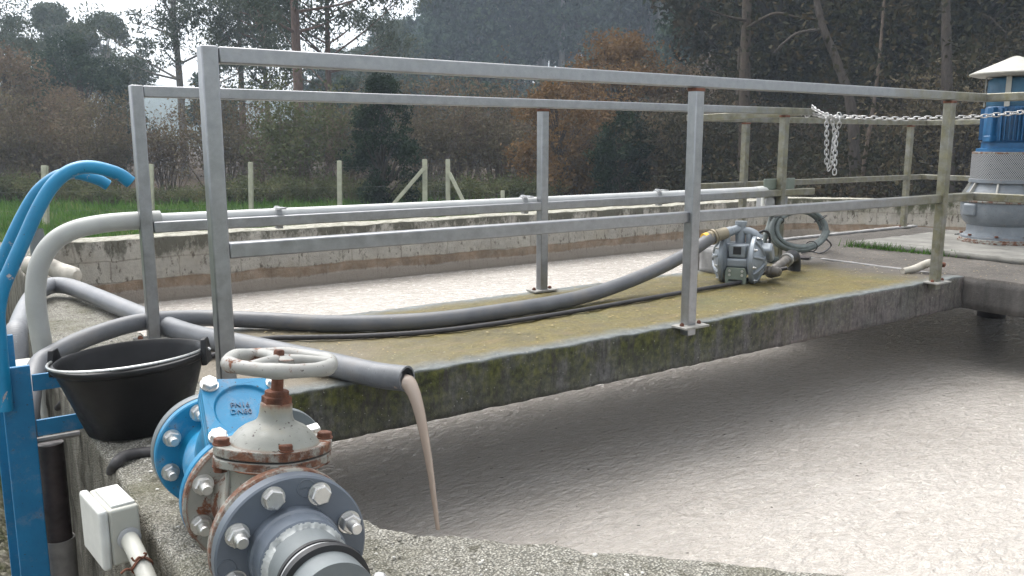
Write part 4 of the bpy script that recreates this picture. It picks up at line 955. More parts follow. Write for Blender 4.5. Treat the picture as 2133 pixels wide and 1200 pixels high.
for k in range(8):
    t = 2*PI*(k+.35)/8; d = V((math.cos(t), math.sin(t), 0))
    g = G(); g.bar(A+d*.240+zz*.296, A+d*.181+zz*.405, .010, .024, d); g.build('cover_rib', 'capw', gc, bevel=.002)
    bolt(ar, A+V((math.cos(t+.2), math.sin(t+.2), 0))*.243+zz*.296, zz, 'head', 'rust', .7)
    bolt(ar, A+V((math.cos(t+.1), math.sin(t+.1), 0))*.224+zz*.046, zz, 'head', 'rust', .8)
g = G(); g.box(A+Rt*-.222-Fh*.05+zz*.215, (.085, .085, .08)); g.build('oil_port', 'machine', ar, bevel=.012, seg=3)
g = G(); g.tube([A-Fh*.215+Rt*.10+zz*.225, A-Fh*.25+Rt*.11+zz*.222], .018, 12); g.tube([A-Fh*.25+Rt*.11+zz*.222, A-Fh*.26+Rt*.20+zz*.228], .009, 10); g.build('oil_pipe', 'steel', ar)
gm = lat('guard', [(.203, .395), (.203, .572)], 'mesh', n=64, caps=False)
lat('guard_band', [(.204, .386), (.208, .388), (.208, .410), (.204, .412)], 'machine', n=64); lat('adapter_flange', [(.19, .570), (.203, .572), (.203, .583), (.19, .586)], 'rim'); lat('motor_foot', [(.182, .586), (.182, .605), (.155, .61), (.155, .645), (.168, .652)], 'bluem')
mo = lat('motor', [(.146, .645), (.150, .655), (.150, .865), (.142, .875)], 'bluem')
for k in range(44):
    t = 2*PI*k/44; d = V((math.cos(t), math.sin(t), 0)); q = d.x*(-Fh.x)+d.y*(-Fh.y); qr = d.x*Rt.x+d.y*Rt.y
    if abs(qr) > .80: continue
    g = G(); g.bar(A+d*.158+zz*.660, A+d*.158+zz*.862, .0050, .034, d); g.build('cooling_fin', 'bluem', mo)
for sgn in (-1, 1):
    d = (Rt*sgn*.93-Fh*.36).normalized(); g = G(); g.box(A+d*.160+zz*.762, (.055, .045, .21), Matrix((d, d.cross(zz), zz)).transposed()); g.build('mounting_lug', 'bluem', mo, bevel=.006)
    g = G(); g.box(A+d*.165+zz*.668, (.065, .055, .04), Matrix((d, d.cross(zz), zz)).transposed()); g.build('lug_foot', 'bluem', mo, bevel=.006)
d = (Rt*.70-Fh*.71).normalized(); g = G(); g.box(A+d*.175+zz*.765, (.09, .13, .15), Matrix((d, d.cross(zz), zz)).transposed()); g.build('terminal_box', 'bluem', mo, bevel=.008)
lat('fan_cowl', [(.143, .872), (.148, .885), (.148, 1.03), (.135, 1.05), (.0, 1.052)], m_plain('faded_blue_cowl', (.02, .085, .15), .5, 0, .25, 14, .1))
for t in (2.0, 3.4, 4.7, 6.0):
    d = V((math.cos(t), math.sin(t), 0)); g = G(); g.bar(A+d*.158+zz*.87, A+d*.158+zz*1.075, .03, .008, d); g.build('cap_strut', 'capw', ar)
lat('rain_cap', [(.21, 1.058), (.256, 1.070), (.260, 1.074), (.260, 1.080), (.25, 1.085), (.12, 1.142), (.02, 1.186), (.0, 1.19)], 'capw', n=56)
sh = G(); sh.lathe([(.15, -.16-.035), (.15, -.24), (.10, -.27), (.085, -.30), (.085, -.56)], A, (0, 0, 1), 24); sh.build('shaft', 'dark', ar)
g = G(); a_ = onz(1990, 489, .03); g.tube(smooth([a_, a_+Rt*.05+Fh*.02+zz*.0, onz(2015, 494, .04), onz(2024, 492, .045)], 5), .008, 8); g.lathe([(.011, 0), (.013, .012), (.009, .02)], onz(2024, 491, .035), (0, 0, 1), 12)
o = g.build('earth_cable', 'rubber', loc=a_); tag(o, 'short black earth cable loop on the pale plinth beside the aerator base', 'cable')

# bent handle left on the deck
hq = [onz(1880, 565, .014), onz(1905, 560, .022), onz(1925, 552, .045), onz(1937, 548, .06), onz(1950, 549, .05)]
g = G(); P = smooth(hq, 6); g.tube(P, [.016+.006*math.sin(i/len(P)*PI) for i in range(len(P))], 12)
o = g.build('bent_lever', 'handle', loc=hq[0], smooth=70); tag(o, 'weathered white bent lever lying on the platform by the third near post', 'lever')
g = G(); g.tube([hq[-1]+V((0, 0, 0)), hq[-1]+Rt*.045-zz*.008], .013, 10); g.build('rusty_end', 'rust', o)
# ------------------------------------------------------------------ foliage
def frames(rng, n):
    u = rng.normal(size=(n, 3)); u /= np.linalg.norm(u, axis=1)[:, None]; w = rng.normal(size=(n, 3)); v = np.cross(u, w); v /= np.linalg.norm(v, axis=1)[:, None]; return u, v
def leaf_arrays(rng, c, s, asp=.55, droop=0.0):
    n = len(c); u, v = frames(rng, n)
    if droop: u[:, 2] -= droop; u /= np.linalg.norm(u, axis=1)[:, None]; v -= u*(v*u).sum(1)[:, None]; v /= np.linalg.norm(v, axis=1)[:, None]
    s = (s*rng.uniform(.6, 1.4, n))[:, None]
    return np.stack([c-u*s, c+v*s*asp-u*s*.1, c+u*s, c-v*s*asp+u*s*.1], 1).reshape(-1, 3)
def quad_mesh(name, verts, mat):
    n = len(verts)//4; me = bpy.data.meshes.new(name)
    me.vertices.add(n*4); me.vertices.foreach_set('co', np.asarray(verts, np.float32).ravel())
    me.loops.add(n*4); me.loops.foreach_set('vertex_index', np.arange(n*4, dtype=np.int32))
    me.polygons.add(n); me.polygons.foreach_set('loop_start', np.arange(0, n*4, 4, dtype=np.int32))
    me.update(calc_edges=True); me.materials.append(MT[mat]); return me
def in_clump(rng, c, r, n):              # uneven shell: more leaves near the outside, torn by noise
    d = rng.normal(size=(n*2, 3)); d /= np.linalg.norm(d, axis=1)[:, None]; q = rng.uniform(0, 1, n*2)**.45
    p = d*q[:, None]*np.asarray(r)
    ph = rng.uniform(0, 6, 3); keep = np.sin(p[:, 0]/r[0]*4.3+ph[0])+np.sin(p[:, 1]/r[1]*4.7+ph[1])+np.sin(p[:, 2]/r[2]*4.1+ph[2]) > rng.uniform(-1.6, 1.0, n*2)
    return (p[keep][:n]+np.asarray(c))
def proto(kind, seed, H, Wd, nc, nl, ls, leaf, bark, **k):
    rng = np.random.default_rng(seed); rn = random.Random(seed); g = G(); cl = []
    if kind == 'euc':
        lean = V((rn.uniform(-.06, .06), rn.uniform(-.06, .06), 0))*H
        tr = smooth([(0, 0, -.3), lean*.2+V((0, 0, H*.3)), lean*.5+V((rn.uniform(-.01, .01)*H, 0, H*.62)), lean+V((0, 0, H*.96))], 7)
        r0 = k.get('r', H*.014); g.tube(tr, [r0*(1-.86*i/len(tr)) for i in range(len(tr))], 9)
        lo = k.get('lo', .4)
        for i in range(nc):
            f = lo+(1-lo)*((i+rn.random())/nc); p = tr[min(len(tr)-1, int(f*(len(tr)-1)))]
            a = rn.uniform(0, 6.28); rad_ = Wd*.5*(1.15-.75*f)*rn.uniform(.25, 1.1)/.7
            c = p+V((math.cos(a)*rad_, math.sin(a)*rad_, rad_*rn.uniform(.25, .8)))
            g.tube(smooth([p, p.lerp(c, .5)+V((0, 0, -.04*rad_)), c], 3), [r0*.34*(1-f*.5), r0*.3*(1-f*.5), r0*.25, r0*.2, r0*.16, r0*.12, r0*.06], 5, caps=False)
            s = Wd*.16*rn.uniform(.65, 1.35); cl.append((c, (s*1.15, s*1.15, s*.85)))
            if rn.random() < .6: cl.append((c+V((rn.uniform(-1, 1)*s, rn.uniform(-1, 1)*s, -s*rn.uniform(.3, 1.2))), (s*.6, s*.6, s*.6)))
    elif kind == 'dome':
        hb = k.get('base', .15)*H; tr = smooth([(0, 0, -.3), (.02*H, 0, H*.3), (-.02*H, .01*H, H*.8)], 6); r0 = k.get('r', H*.03)
        g.tube(tr, [r0*(1-.8*i/len(tr)) for i in range(len(tr))], 9)
        for i in range(nc):
            z = rn.random(); a = rn.uniform(0, 6.28); prof_ = math.sin(PI*min(1, .12+.88*z))**.6 if not k.get('cone') else (1.05-z)**.7
            q = Wd*.5*prof_*math.sqrt(rn.uniform(.15, 1)); c = V((math.cos(a)*q, math.sin(a)*q, hb+(H-hb)*z*.93))
            p = tr[min(len(tr)-1, int(max(.2, z*.8)*(len(tr)-1)))]
            g.tube(smooth([p, p.lerp(c, .5)+V((0, 0, .06*H*rn.uniform(-1, 1))), c], 3), [r0*.3, r0*.26, r0*.22, r0*.18, r0*.14, r0*.1, r0*.05], 5, caps=False)
            s = Wd*k.get('cs', .17)*rn.uniform(.6, 1.35); cl.append((c, (s, s, s*.8)))
    else:                                # 'shrub': many thin stems, sparse leaves
        for i in range(nc):
            a = rn.uniform(0, 6.28); q = Wd*.5*rn.uniform(.1, 1); top = V((math.cos(a)*q, math.sin(a)*q, H*rn.uniform(.45, 1)*(1-.25*(2*q/Wd)**2))); b = V((math.cos(a)*q*.25, math.sin(a)*q*.25, -.15))
            mid = b.lerp(top, .5)+V((rn.uniform(-.08, .08)*H, rn.uniform(-.08, .08)*H, .1*H)); st = smooth([b, mid, top], 4); r0 = k.get('r', .022)*rn.uniform(.6, 1.3)
            g.tube(st, [r0*(1-.85*j/len(st)) for j in range(len(st))], 4, caps=False)
            for j in range(k.get('twigs', 5)):
                p = st[rn.randrange(2, len(st))]; e = p+V((rn.gauss(0, .13)*H, rn.gauss(0, .13)*H, rn.uniform(-.02, .22)*H)); m_ = p.lerp(e, .5)+V((0, 0, rn.uniform(-.03, .03)*H))
                g.tube([p, m_, e], [r0*.4, r0*.28, r0*.12], 3, caps=False); s = H*.09*rn.uniform(.6, 1.4); cl.append((e, (s, s, s))); cl.append((m_, (s*.7,)*3))
    tot = sum(r[0]**2 for _, r in cl) or 1
    C_ = np.concatenate([in_clump(rng, c, r, max(6, int(nl*r[0]**2/tot))) for c, r in cl])
    if k.get('jit'): C_ = C_ + rng.normal(scale=k['jit'], size=C_.shape)
    cm_ = quad_mesh('crown', leaf_arrays(rng, C_, ls, k.get('asp', .5), k.get('droop', 0)), leaf)
    t = g.build('trunk', bark, smooth=60); tm = t.data; bpy.data.objects.remove(t)
    return tm, cm_
PR = {}
def tree(name, key, u, D, sc, label, cat='tree', group=None, rot=None, dz=0, sxy=1.0):
    x, y = flat(u, D); z = ground_z(x, y)-.05+dz
    t = thing(name, (x, y, z), label, cat, group); tm, cm_ = PR[key]
    for nm, m in (('trunk', tm), ('crown', cm_)):
        o = bpy.data.objects.new(nm, m); COL.objects.link(o); o.parent = t
    t.scale = (sc*sxy, sc*sxy, sc); t.rotation_euler = (0, 0, random.uniform(0, 6.28) if rot is None else rot); return t
PR['euc1'] = proto('euc', 11, 15, 6.5, 30, 15000, .105, 'l_euc', 'bark_pale', lo=.32, droop=.6, asp=.32)
PR['euc2'] = proto('euc', 12, 15, 5.5, 26, 13000, .105, 'l_euc', 'bark_red', lo=.38, droop=.6, asp=.32)
PR['euc3'] = proto('euc', 13, 15, 7.5, 38, 20000, .105, 'l_euc', 'bark_red', lo=.30, droop=.6, asp=.32)
PR['hill1'] = proto('euc', 21, 15, 5.5, 34, 4800, .24, 'l_hill', 'bark_pale', lo=.45, droop=.4, asp=.4)
PR['hill2'] = proto('euc', 22, 15, 4.6, 30, 4400, .24, 'l_hill', 'bark_pale', lo=.5, droop=.4, asp=.4)
PR['far'] = proto('dome', 24, 12, 8.5, 64, 22000, .13, 'l_euc', 'bark_pale', cs=.105, base=.42, r=.2)
PR['hill3'] = proto('dome', 23, 12, 7, 40, 5000, .24, 'l_hill', 'bark_mid', cs=.15, base=.2, cone=1)
PR['dark'] = proto('dome', 31, 8, 7, 80, 34000, .085, 'l_dark', 'bark_dark', cs=.13, base=.1)
PR['ivy'] = proto('dome', 32, 6, 3.0, 60, 15000, .075, 'l_ivy', 'bark_dark', cs=.19, base=.02)
PR['holm'] = proto('dome', 33, 5, 3.2, 60, 15000, .07, 'l_ivy', 'bark_dark', cs=.17, base=.08)
PR['oak'] = proto('dome', 34, 8, 7.5, 90, 22000, .085, 'l_oak', 'bark_dark', cs=.11, base=.1, jit=.12)
PR['oak2'] = proto('dome', 35, 5, 5, 60, 10000, .075, 'l_oak', 'bark_dark', cs=.12, base=.08, jit=.12)
PR['russet'] = proto('dome', 36, 6, 6, 60, 12000, .085, 'l_rust', 'bark_dark', cs=.14, base=.05, jit=.15)
PR['bush1'] = proto('shrub', 41, 3.2, 4.2, 34, 5200, .05, 'l_brown', 'bark_mid', twigs=6, jit=.12)
PR['bush2'] = proto('shrub', 42, 3.6, 3.8, 30, 5200, .05, 'l_rust', 'bark_mid', twigs=6, jit=.12)
PR['bush3'] = proto('shrub', 43, 3.4, 4.0, 30, 7000, .055, 'l_green', 'bark_mid', twigs=6, jit=.12)
PR['bramble'] = proto('shrub', 44, 1.3, 3.6, 30, 3800, .045, 'l_green', 'bark_mid', twigs=5, jit=.08, r=.012)
PR['wood1'] = proto('euc', 51, 16, 7.5, 40, 14000, .13, 'l_wood', 'bark_dark', lo=.22, asp=.5, r=.2)
PR['wood2'] = proto('dome', 52, 12, 8, 90, 20000, .12, 'l_wood', 'bark_dark', cs=.12, base=.06)
PR['wood3'] = proto('dome', 55, 12, 7, 70, 16000, .12, 'l_dark', 'bark_dark', cs=.13, base=.1)
PR['wood4'] = proto('euc', 56, 16, 7, 40, 13000, .12, 'l_brown2', 'bark_dark', lo=.2, asp=.5, r=.18)
PR['woodbush'] = proto('shrub', 53, 3.5, 4.5, 34, 7000, .06, 'l_wood', 'bark_dark', twigs=6, jit=.15)
PR['drybush'] = proto('shrub', 54, 3.2, 3.0, 26, 3600, .05, 'l_brown', 'bark_dark', twigs=6, jit=.1)

tree('tree', 'dark', 190, 40, .80, 'large dark evergreen tree with a dense rounded crown on the left')
tree('tree', 'dark', 60, 52, .60, 'dark evergreen tree at the left edge behind the russet trees')
tree('tree', 'far', 135, 62, .93, 'spreading eucalyptus rising pale behind the dark evergreen, crown against the sky')
tree('tree', 'far', 240, 66, .92, 'eucalyptus with flat crown just right of the dark evergreen top')
tree('tree', 'euc1', 6, 45, .92, 'tall thin tree with clumped needles at the top left corner')
tree('tree', 'euc1', 392, 42, 1.02, 'slender eucalyptus with loose hanging clumps behind the first near post')
tree('tree', 'euc2', 515, 50, 1.06, 'thin eucalyptus with bare upper stem between the rail corner and reddish trunk')
tree('tree', 'euc2', 634, 33, 1.1, 'tall eucalyptus with a straight reddish trunk behind the second fence post')
tree('tree', 'euc3', 690, 40, .92, 'brownish bushy eucalyptus to the right of the reddish trunk')
tree('tree', 'euc3', 570, 46, .86, 'blue green eucalyptus filling the gap left of the reddish trunk')
tree('tree', 'russet', 40, 34, .88, 'russet brown tree at the far left edge above the ladder')
tree('tree', 'russet', 150, 33, .62, 'low russet tree under the dark evergreen')
tree('tree', 'hill3', 455, 60, .62, 'hazy round tree standing behind the first near post')
tree('tree', 'euc1', 795, 70, .80, 'small hazy eucalyptus on the skyline left of the wooded hill')
tree('tree', 'ivy', 802, 21.5, .56, 'narrow dark ivy covered tree beside the field gate', sxy=1.0)
tree('tree', 'oak', 1290, 28, .64, 'big orange leaved oak behind the middle of the railings', sxy=1.12)
tree('tree', 'oak2', 1160, 24, .66, 'smaller orange oak leaning left of the big orange oak')
tree('tree', 'holm', 1290, 22, .52, 'round dark green holly tree in front of the orange oaks')
tree('tree', 'russet', 1420, 27, .66, 'dull russet tree between the holly and the dark wood')
for i, (u, D, k, s, lb) in enumerate([
    (30, 27, 'bush1', 1.0, 'brown leafless bush at the left edge behind the ladder handrails'),
    (130, 28, 'bush2', .95, 'russet leafless bush behind the leftmost fence post'),
    (230, 27, 'bush1', .95, 'brown leafless bush just left of the first far post'),
    (350, 28, 'bush2', .85, 'russet bush seen between the two first railing posts'),
    (470, 27, 'bush1', 1.0, 'brown bush right of the first near post'),
    (560, 29, 'bush2', .9, 'reddish bush behind the third fence post'),
    (625, 25, 'bush3', .95, 'olive green bush at the foot of the reddish trunk'),
    (725, 27, 'bush1', 1.0, 'brown bush between the fourth fence post and ivy tree'),
    (880, 27, 'bush1', 1.1, 'pale brown bare bush behind the field gate'),
    (960, 29, 'bush2', 1.15, 'russet brown bush to the right of the field gate'),
    (1040, 27, 'bush1', 1.0, 'brown bush behind the short end fence post'),
    (1095, 30, 'bush2', 1.1, 'tall russet bush behind the middle far post'),
    (1210, 24, 'bush2', .7, 'low reddish bush left of the holly tree'),
    (1370, 23, 'bush1', .85, 'brown bush right of the holly tree'),
    (1450, 22, 'woodbush', .9, 'dark bush behind the second near post'),
    (1920, 19, 'drybush', 1.0, 'dry bush with pale brown leaves behind the third near post'),
    (2010, 18, 'drybush', .95, 'dry leaf bush just left of the aerator motor'),
    (2090, 21, 'woodbush', 1.0, 'dark bush behind the aerator cap')]):
    tree('bush', k, u, D, s, lb, 'bush')
for i, u in enumerate(range(-10, 1120, 66)):
    tree('bramble', 'bramble', u+random.uniform(-15, 15), 22.6+random.uniform(-.6, .8), random.uniform(.45, .75), 'low green bramble clump in the hedge line along the field edge', 'bramble', 'brambles along the field edge')
# hazy eucalyptus wood on the middle hill: the trees with plain pale trunks as things, the rest one mass
for u, D, s, lb in [(940, 112, 1.5, 'hillside tree with pale trunk left of the others in the hazy wood'), (1066, 100, 1.75, 'hillside eucalyptus with a straight pale trunk left of the middle far post'), (1168, 92, 1.85, 'hillside eucalyptus with forked white trunk above the smaller orange oak'), (1268, 100, 2.0, 'hillside eucalyptus with pale trunk right above the big orange oak'), (1005, 120, 1.8, 'thin hillside eucalyptus rising in the middle of the hazy wood'), (1370, 90, 1.9, 'hillside eucalyptus where the hazy wood meets the dark wood')]:
    tree('tree', 'hill2', u, D, s, lb)
rng = np.random.default_rng(77); acc = []
def cap(u): return np.interp(u, [640, 780, 900, 960, 1050, 1500, 1700], [.42, .52, .72, .88, 1.05, 1.25, 1.25])
src = []
for key in ('hill1', 'hill2', 'hill3'):
    me = PR[key][1]; a = np.zeros(len(me.vertices)*3, np.float32); me.vertices.foreach_get('co', a); src.append(a.reshape(-1, 3))
hill_tr = G()
for i in range(150):
    u = 640+910*rng.random(); D = 88+110*rng.random()**1.2; x, y = flat(u, D); z = ground_z(x, y); a = src[rng.integers(0, 3)]
    sc = float(cap(u))*rng.uniform(1.15, 1.65); an = rng.uniform(0, 6.28); c, s = math.cos(an), math.sin(an)
    acc.append(np.stack([(a[:, 0]*c-a[:, 1]*s)*sc+x, (a[:, 0]*s+a[:, 1]*c)*sc+y, a[:, 2]*sc+z], 1))
    hill_tr.tube([(x, y, z-.5), (x+.1*sc, y, z+6*sc), (x, y+.1*sc, z+12*sc)], [.24*sc, .19*sc, .08*sc], 6, caps=False)
for i in range(70):
    u = 640+900*rng.random(); D = 56+40*rng.random(); x, y = flat(u, D); z = ground_z(x, y); a = src[2]; sc = rng.uniform(.45, .75); an = rng.uniform(0, 6.28); c, s = math.cos(an), math.sin(an)
    acc.append(np.stack([(a[:, 0]*c-a[:, 1]*s)*sc*1.2+x, (a[:, 0]*s+a[:, 1]*c)*sc*1.2+y, a[:, 2]*sc+z-1.5], 1))
wd = thing('hillside_wood', (*flat(1150, 80), 4), 'hazy blue green eucalyptus wood covering the hill in the middle', 'wood'); wd['kind'] = 'stuff'
me = quad_mesh('crowns', np.concatenate(acc)-np.array(wd.location), 'l_hill'); o = bpy.data.objects.new('crowns', me); COL.objects.link(o); o.parent = wd; o['kind'] = 'stuff'
o = hill_tr.build('trunks', 'bark_pale', wd); o['kind'] = 'stuff'

# dark wood on the right-hand bank
for u, D, k, s, lb in [
    (1500, 34, 'wood3', .95, 'dark round tree at the left end of the dark wood'), (1600, 30, 'wood2', 1.0, 'dark tree with thick foliage behind the pine trunk'),
    (1680, 36, 'wood1', 1.0, 'tall dark tree above the hanging chain'), (1760, 29, 'wood4', .95, 'dark spreading tree behind the chain'),
    (1850, 34, 'wood4', 1.05, 'tall dark tree above the rear platform post'), (1930, 28, 'wood2', 1.0, 'dark spreading tree above the third near post'),
    (2030, 33, 'wood3', 1.1, 'tall dark tree over the aerator cap'), (2110, 26, 'wood4', 1.0, 'dark spreading tree at the right edge'),
    (2200, 32, 'wood2', 1.1, 'dark tree just beyond the right edge'), (1560, 42, 'wood1', 1.1, 'tall dark tree rising behind the left end of the dark wood'),
    (1720, 45, 'wood3', 1.2, 'broad dark tree high on the wooded bank'), (1900, 44, 'wood2', 1.25, 'broad dark tree near the top of the wooded bank'), (2080, 42, 'wood2', 1.25, 'broad dark tree high on the bank at the right')]:
    tree('tree', k, u, D, s, lb)
acc = []
for i in range(230):
    u = rng.uniform(1380, 2300); D = 17+24*rng.random(); x, y = flat(u, D); z = ground_z(x, y); r = rng.uniform(.5, 1.5)
    acc.append(leaf_arrays(rng, in_clump(rng, (x, y, z+r*.5), (r*1.2, r*1.2, r*.9), 360), .06, .55))
me = quad_mesh('undergrowth', np.concatenate(acc)-np.array([*flat(1800, 25), 0]), 'l_wood'); o = bpy.data.objects.new('undergrowth', me); COL.objects.link(o); o.location = (*flat(1800, 25), 0)
tag(o, 'dark leafy undergrowth covering the bank under the dark wood', 'undergrowth', kind='stuff')
def bare_trunk(pts, r, mat, label, limbs=()):
    b = pts[0]; x, y = flat(b[0], b[2]); base = V((x, y, ground_z(x, y)-.3)); P = [base]+[dep(*p) for p in pts[1:]]
    t = thing('tree', base, label, 'tree'); S_ = smooth(P, 8); g = G(); g.tube(S_, [r*(1-.55*i/len(S_))*(1+.06*math.sin(i*1.7)) for i in range(len(S_))], 12); g.build('trunk', mat, t, smooth=60)
    for l in limbs:
        Q = smooth([dep(*p) for p in l[0]], 6); g = G(); g.tube(Q, [l[1]*(1-.7*i/len(Q)) for i in range(len(Q))], 7); g.build('limb', mat, t, smooth=60)
    tr = np.array([list(p) for p in S_[len(S_)//2:]]); rg = np.random.default_rng(int(b[0])); C_ = tr[rg.integers(0, len(tr), 500)]+rg.normal(scale=.5, size=(500, 3))
    me = quad_mesh('crown', leaf_arrays(rg, C_, .07)-np.array(base), 'l_wood'); o = bpy.data.objects.new('crown', me); COL.objects.link(o); o.parent = t
bare_trunk([(1548, 0, 20), (1550, 330, 20), (1552, 150, 20), (1556, 0, 20.2), (1560, -150, 20.4)], .17, 'bark_wood', 'thick brown pine trunk with a drooping bent branch at the edge of the dark wood', [([(1555, 60, 20), (1590, 38, 19.6), (1620, 28, 19.3), (1660, 36, 19.2), (1700, 40, 19.2)], .05), ([(1553, 42, 20), (1520, 36, 19.8), (1480, 22, 19.6)], .04)])
bare_trunk([(1785, 0, 18), (1780, 330, 18), (1772, 220, 18), (1742, 125, 18.2), (1712, 50, 18.4), (1690, -60, 18.6)], .13, 'bark_dark', 'dark leaning trunk curving left above the hanging chain', [([(1706, 62, 18.3), (1660, 70, 18), (1632, 90, 17.8), (1612, 110, 17.8)], .04)])
bare_trunk([(1788, 0, 18.5), (1800, 340, 18.5), (1818, 230, 18.6), (1832, 120, 18.8), (1840, 20, 19), (1846, -60, 19)], .05, 'bark_mid', 'thin pale reddish trunk crossing behind the dark leaning trunk')
bare_trunk([(1975, 0, 17.5), (1974, 300, 17.5), (1972, 150, 17.6), (1970, -60, 17.8)], .16, 'bark_dark', 'straight dark trunk left of the aerator cap')
bare_trunk([(1525, 0, 22), (1528, 360, 22), (1532, 270, 22), (1538, 180, 22.4), (1540, 100, 22.5)], .09, 'bark_wood', 'thin brown trunk just left of the thick pine trunk')

# ------------------------------------------------------------------ fence and gate at the field edge
FD = 16.6
fn = thing('field_fence', (*flat(520, FD), GZ), 'row of pale concrete fence posts with thin wires along the field', 'fence')
def fpost(u, ytop, D, w=.085, parent=fn, base=None):
    x, y = flat(u, D); z = ground_z(x, y); p = dep(u, ytop, D); g = G(); g.bar((x, y, z-.1), (p.x, p.y, p.z), w, w, Fh); return g.build('fence_post', 'post', parent, bevel=.008)
tops = []
for u, yt, w in ((93, 345, .10), (315, 342, .075), (522, 338, .082), (707, 335, .085)): fpost(u, yt, FD, w); tops.append((u, yt))
fpost(1047, 397, 19.5, .09)
g = G()
for a, b in zip([(-150, 348)]+tops, tops+[(880, 333)]):
    for dv in (14, 55, 95): g.tube([dep(a[0], a[1]+dv, FD), dep(b[0], b[1]+dv, FD)], .0014, 4)
w_ = g.build('wire', 'wire', fn)
gt = thing('field_gate', (*flat(908, FD), GZ), 'small wire mesh gate between two braced concrete posts', 'gate')
fpost(885, 332, FD, .092, gt).name = 'gate_post'; fpost(933, 332, FD, .085, gt).name = 'gate_post'
for a, b, w in (((820, 425), (882, 352), .07), ((968, 425), (936, 360), .07)):
    g = G(); g.bar(dep(*a, FD-.1), dep(*b, FD-.05), w, w, Fh); g.build('brace', 'post', gt, bevel=.006)
g = G(); gx0, gx1, gy0, gy1 = 889, 930, 344, 440
for i in range(8): y_ = gy0+(gy1-gy0)*i/7; g.tube([dep(gx0, y_, FD), dep(gx1, y_, FD)], .0024, 4)
for i in range(6): x_ = gx0+(gx1-gx0)*i/5; g.tube([dep(x_, gy0, FD), dep(x_, gy1, FD)], .0024, 4)
g.build('mesh_panel', 'wire', gt)

# ------------------------------------------------------------------ grass, litter
rg = np.random.default_rng(5); N = 60000
D = rg.uniform(3.6, 23, N); u = rg.uniform(-120, 1150, N); D[:6000] = rg.uniform(3.4, 9, 6000); u[:6000] = rg.uniform(-60, 140, 6000); D[6000:12000] = rg.uniform(3.2, 12, 6000); u[6000:12000] = rg.uniform(-700, 0, 6000); D = np.where(u > 420, rg.uniform(12.5, 23, N), D)
X = Fh.x*D+Rt.x*(u-CX)/FPX*D; Y = Fh.y*D+Rt.y*(u-CX)/FPX*D
keep = (Y > 7.0) | (X < .20); X, Y, D = X[keep], Y[keep], D[keep]; N = len(X)
z0 = GZ-.03+.72*np.clip((Y-3.2)/1.6, 0, 1)*np.clip((.34-X)/.25, 0, 1)*np.clip((26-np.hypot(X, Y))/16, 0, 1)
h = rg.uniform(.05, .16, N)*np.where(rg.random(N) < .12, 2.0, 1.0); a = rg.uniform(0, 6.28, N); w = .006+.0009*D
bx_, by_ = np.cos(a)*w, np.sin(a)*w; lx, ly = rg.normal(scale=.35, size=N)*h, rg.normal(scale=.35, size=N)*h
q = np.stack([np.stack([X-bx_, Y-by_, z0], 1), np.stack([X+bx_, Y+by_, z0], 1), np.stack([X+lx+bx_*.2, Y+ly+by_*.2, z0+h+.03], 1), np.stack([X+lx-bx_*.2, Y+ly-by_*.2, z0+h+.03], 1)], 1).reshape(-1, 3)
o = bpy.data.objects.new('grass', quad_mesh('grass', q, 'grass')); COL.objects.link(o); tag(o, 'green grass of the field behind the tank wall', 'grass', kind='stuff')
N = 620; t = rg.random(N); ptsL = []
for i in range(N):
    s_ = t[i]; p = V(onz(1762, 513, .0)).lerp(onz(2140, 549, .0), s_); p = p+V((rg.normal(scale=.022), rg.normal(scale=.022), 0)); ptsL.append(p)
P_ = np.array([[p.x, p.y, .0] for p in ptsL]); h = rg.uniform(.012, .05, N)*(1.15-.75*t+.5*(np.sin(t*23)*.5)**2); a = rg.uniform(0, 6.28, N); w = np.full(N, .0035); dx = np.stack([np.cos(a)*w, np.sin(a)*w, 0*w], 1); ln = np.stack([rg.normal(scale=.5, size=N)*h, rg.normal(scale=.5, size=N)*h, h], 1)
q = np.stack([P_-dx, P_+dx, P_+ln+dx*.2, P_+ln-dx*.2], 1).reshape(-1, 3)
o = bpy.data.objects.new('grass_tuft', quad_mesh('grass_tuft', q, 'grass')); COL.objects.link(o); tag(o, 'thin line of green grass growing along the edge of the pale plinth', 'grass', kind='stuff')
N = 900; X = rg.uniform(.75, 4.9, N); Y = np.where(X < 4.36, rg.uniform(2.24, 3.1, N), rg.uniform(1.9, 3.6, N)); C_ = np.stack([X, Y, np.full(N, .006)], 1)
v_ = leaf_arrays(rg, C_, .0068, .6); v_[:, 2] = .005+np.abs(v_[:, 2]-.006)*.35
o = bpy.data.objects.new('leaf_litter', quad_mesh('leaf_litter', v_, 'litter')); COL.objects.link(o); tag(o, 'tiny pale leaf flakes scattered over the mossy walkway', 'leaf litter', kind='stuff')

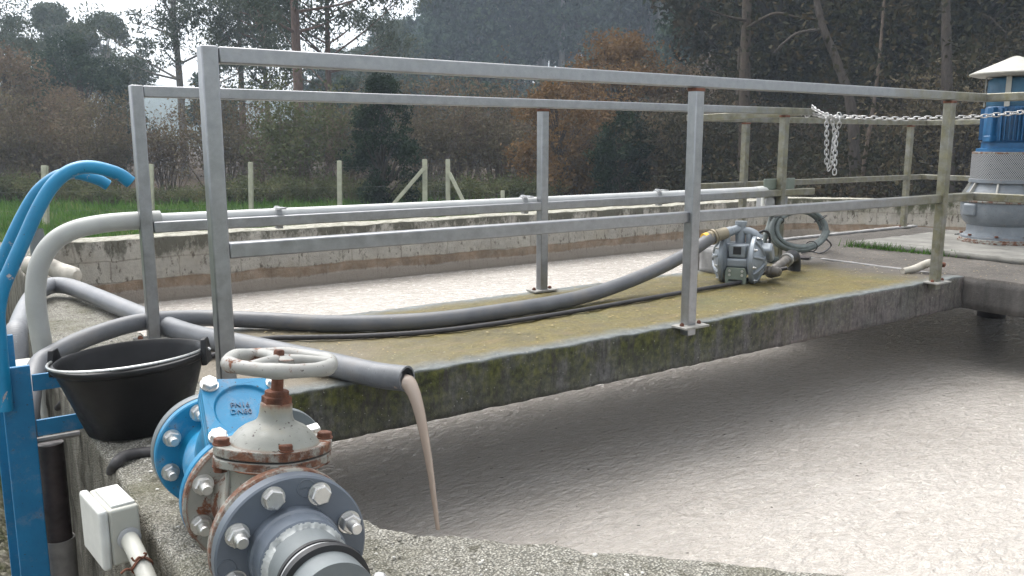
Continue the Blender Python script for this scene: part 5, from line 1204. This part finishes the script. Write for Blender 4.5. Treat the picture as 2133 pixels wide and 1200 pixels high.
import bmesh as _bm
b_ = _bm.new(); _bm.ops.create_icosphere(b_, subdivisions=1, radius=1); iv = np.array([v.co[:] for v in b_.verts]); if_ = [tuple(v.index for v in f.verts) for f in b_.faces]; b_.free()
g = G(); rn = random.Random(9)
for i in range(900):
    if i < 620: t = rn.random()**1.3; c = V((.637, 1.319, 0)).lerp(V((2.15, -.31, 0)), t); m = V((-.733, -.680, 0)); c = c+m*rn.uniform(.02, .33)
    else: c = V((rn.uniform(.32, .61), rn.uniform(1.35, 3.2), 0))
    r = .0014+.0042*rn.random()**3; q = Matrix.Rotation(rn.uniform(0, 6), 3, 'Z'); sc3 = V((rn.uniform(.8, 1.5), rn.uniform(.7, 1.1), rn.uniform(.5, .8)))
    g.add([c+q @ V((p[0]*sc3.x*r, p[1]*sc3.y*r, p[2]*sc3.z*r+.001)) for p in iv], if_)
n_ = NT('loose_pebble'); n_.fin(n_.ramp(n_.n('NewGeometry', None, None).outputs['Random Per Island'], [(0, (.13, .12, .10)), (.5, (.30, .285, .25)), (.85, (.44, .43, .40)), (1, (.68, .66, .62))]), .85); MT['pebble'] = n_.m
o = g.build('loose_grit', 'pebble', loc=(.8, 1.2, 0), smooth=60); tag(o, 'loose grit and little pebbles lying on the near wall top', 'grit', kind='stuff')

# ------------------------------------------------------------------ distant hill and haze
g = G(); na = 60; rows = 14; vs = []
for i in range(na+1):
    u = -500+i*(1900/na)
    for j in range(rows+1):
        D = 190+j*16; tp = 27*np.interp(u, [-500, 100, 350, 700, 1100, 1400], [.75, .95, 1.0, .85, .75, .6]); x, y = flat(u, D)
        zt = GZ-2+(tp+3.0*NZ.noise(V((u*.006, j*.2, 0))))*math.sin(min(1, j/rows*1.05)*PI/2)
        vs.append((x, y, zt+1.6*NZ.noise(V((x*.12, y*.12, 0)))))
g.add(vs, [(i*(rows+1)+j, (i+1)*(rows+1)+j, (i+1)*(rows+1)+j+1, i*(rows+1)+j+1) for i in range(na) for j in range(rows)])
n_ = NT('distant_woodland'); p_ = n_.pos(); n_.fin(n_.ramp(n_.noise(p_, .35, 8, .75), [(.3, (.018, .03, .022)), (.7, (.06, .075, .05))]), .95, 0, n_.bump(n_.noise(p_, .6, 6, .7), .8, 1.5), .1); MT['far'] = n_.m
tag(g.build('hill', 'far', loc=(*flat(350, 300), 0), smooth=60), kind='structure')
HAZE = .0013
if HAZE:
    n_ = NT('air'); vp = n_.n('VolumePrincipled', {'Color': (.72, .85, 1.0), 'Density': HAZE, 'Anisotropy': .2}); n_.t.links.new(vp, n_.out.inputs['Volume']); MT['air'] = n_.m
    g = G(); g.box((0, 0, 34), (960, 960, 74)); o = g.build('haze', 'air', smooth=0); o.location = (0, 0, 0); tag(o, kind='stuff')
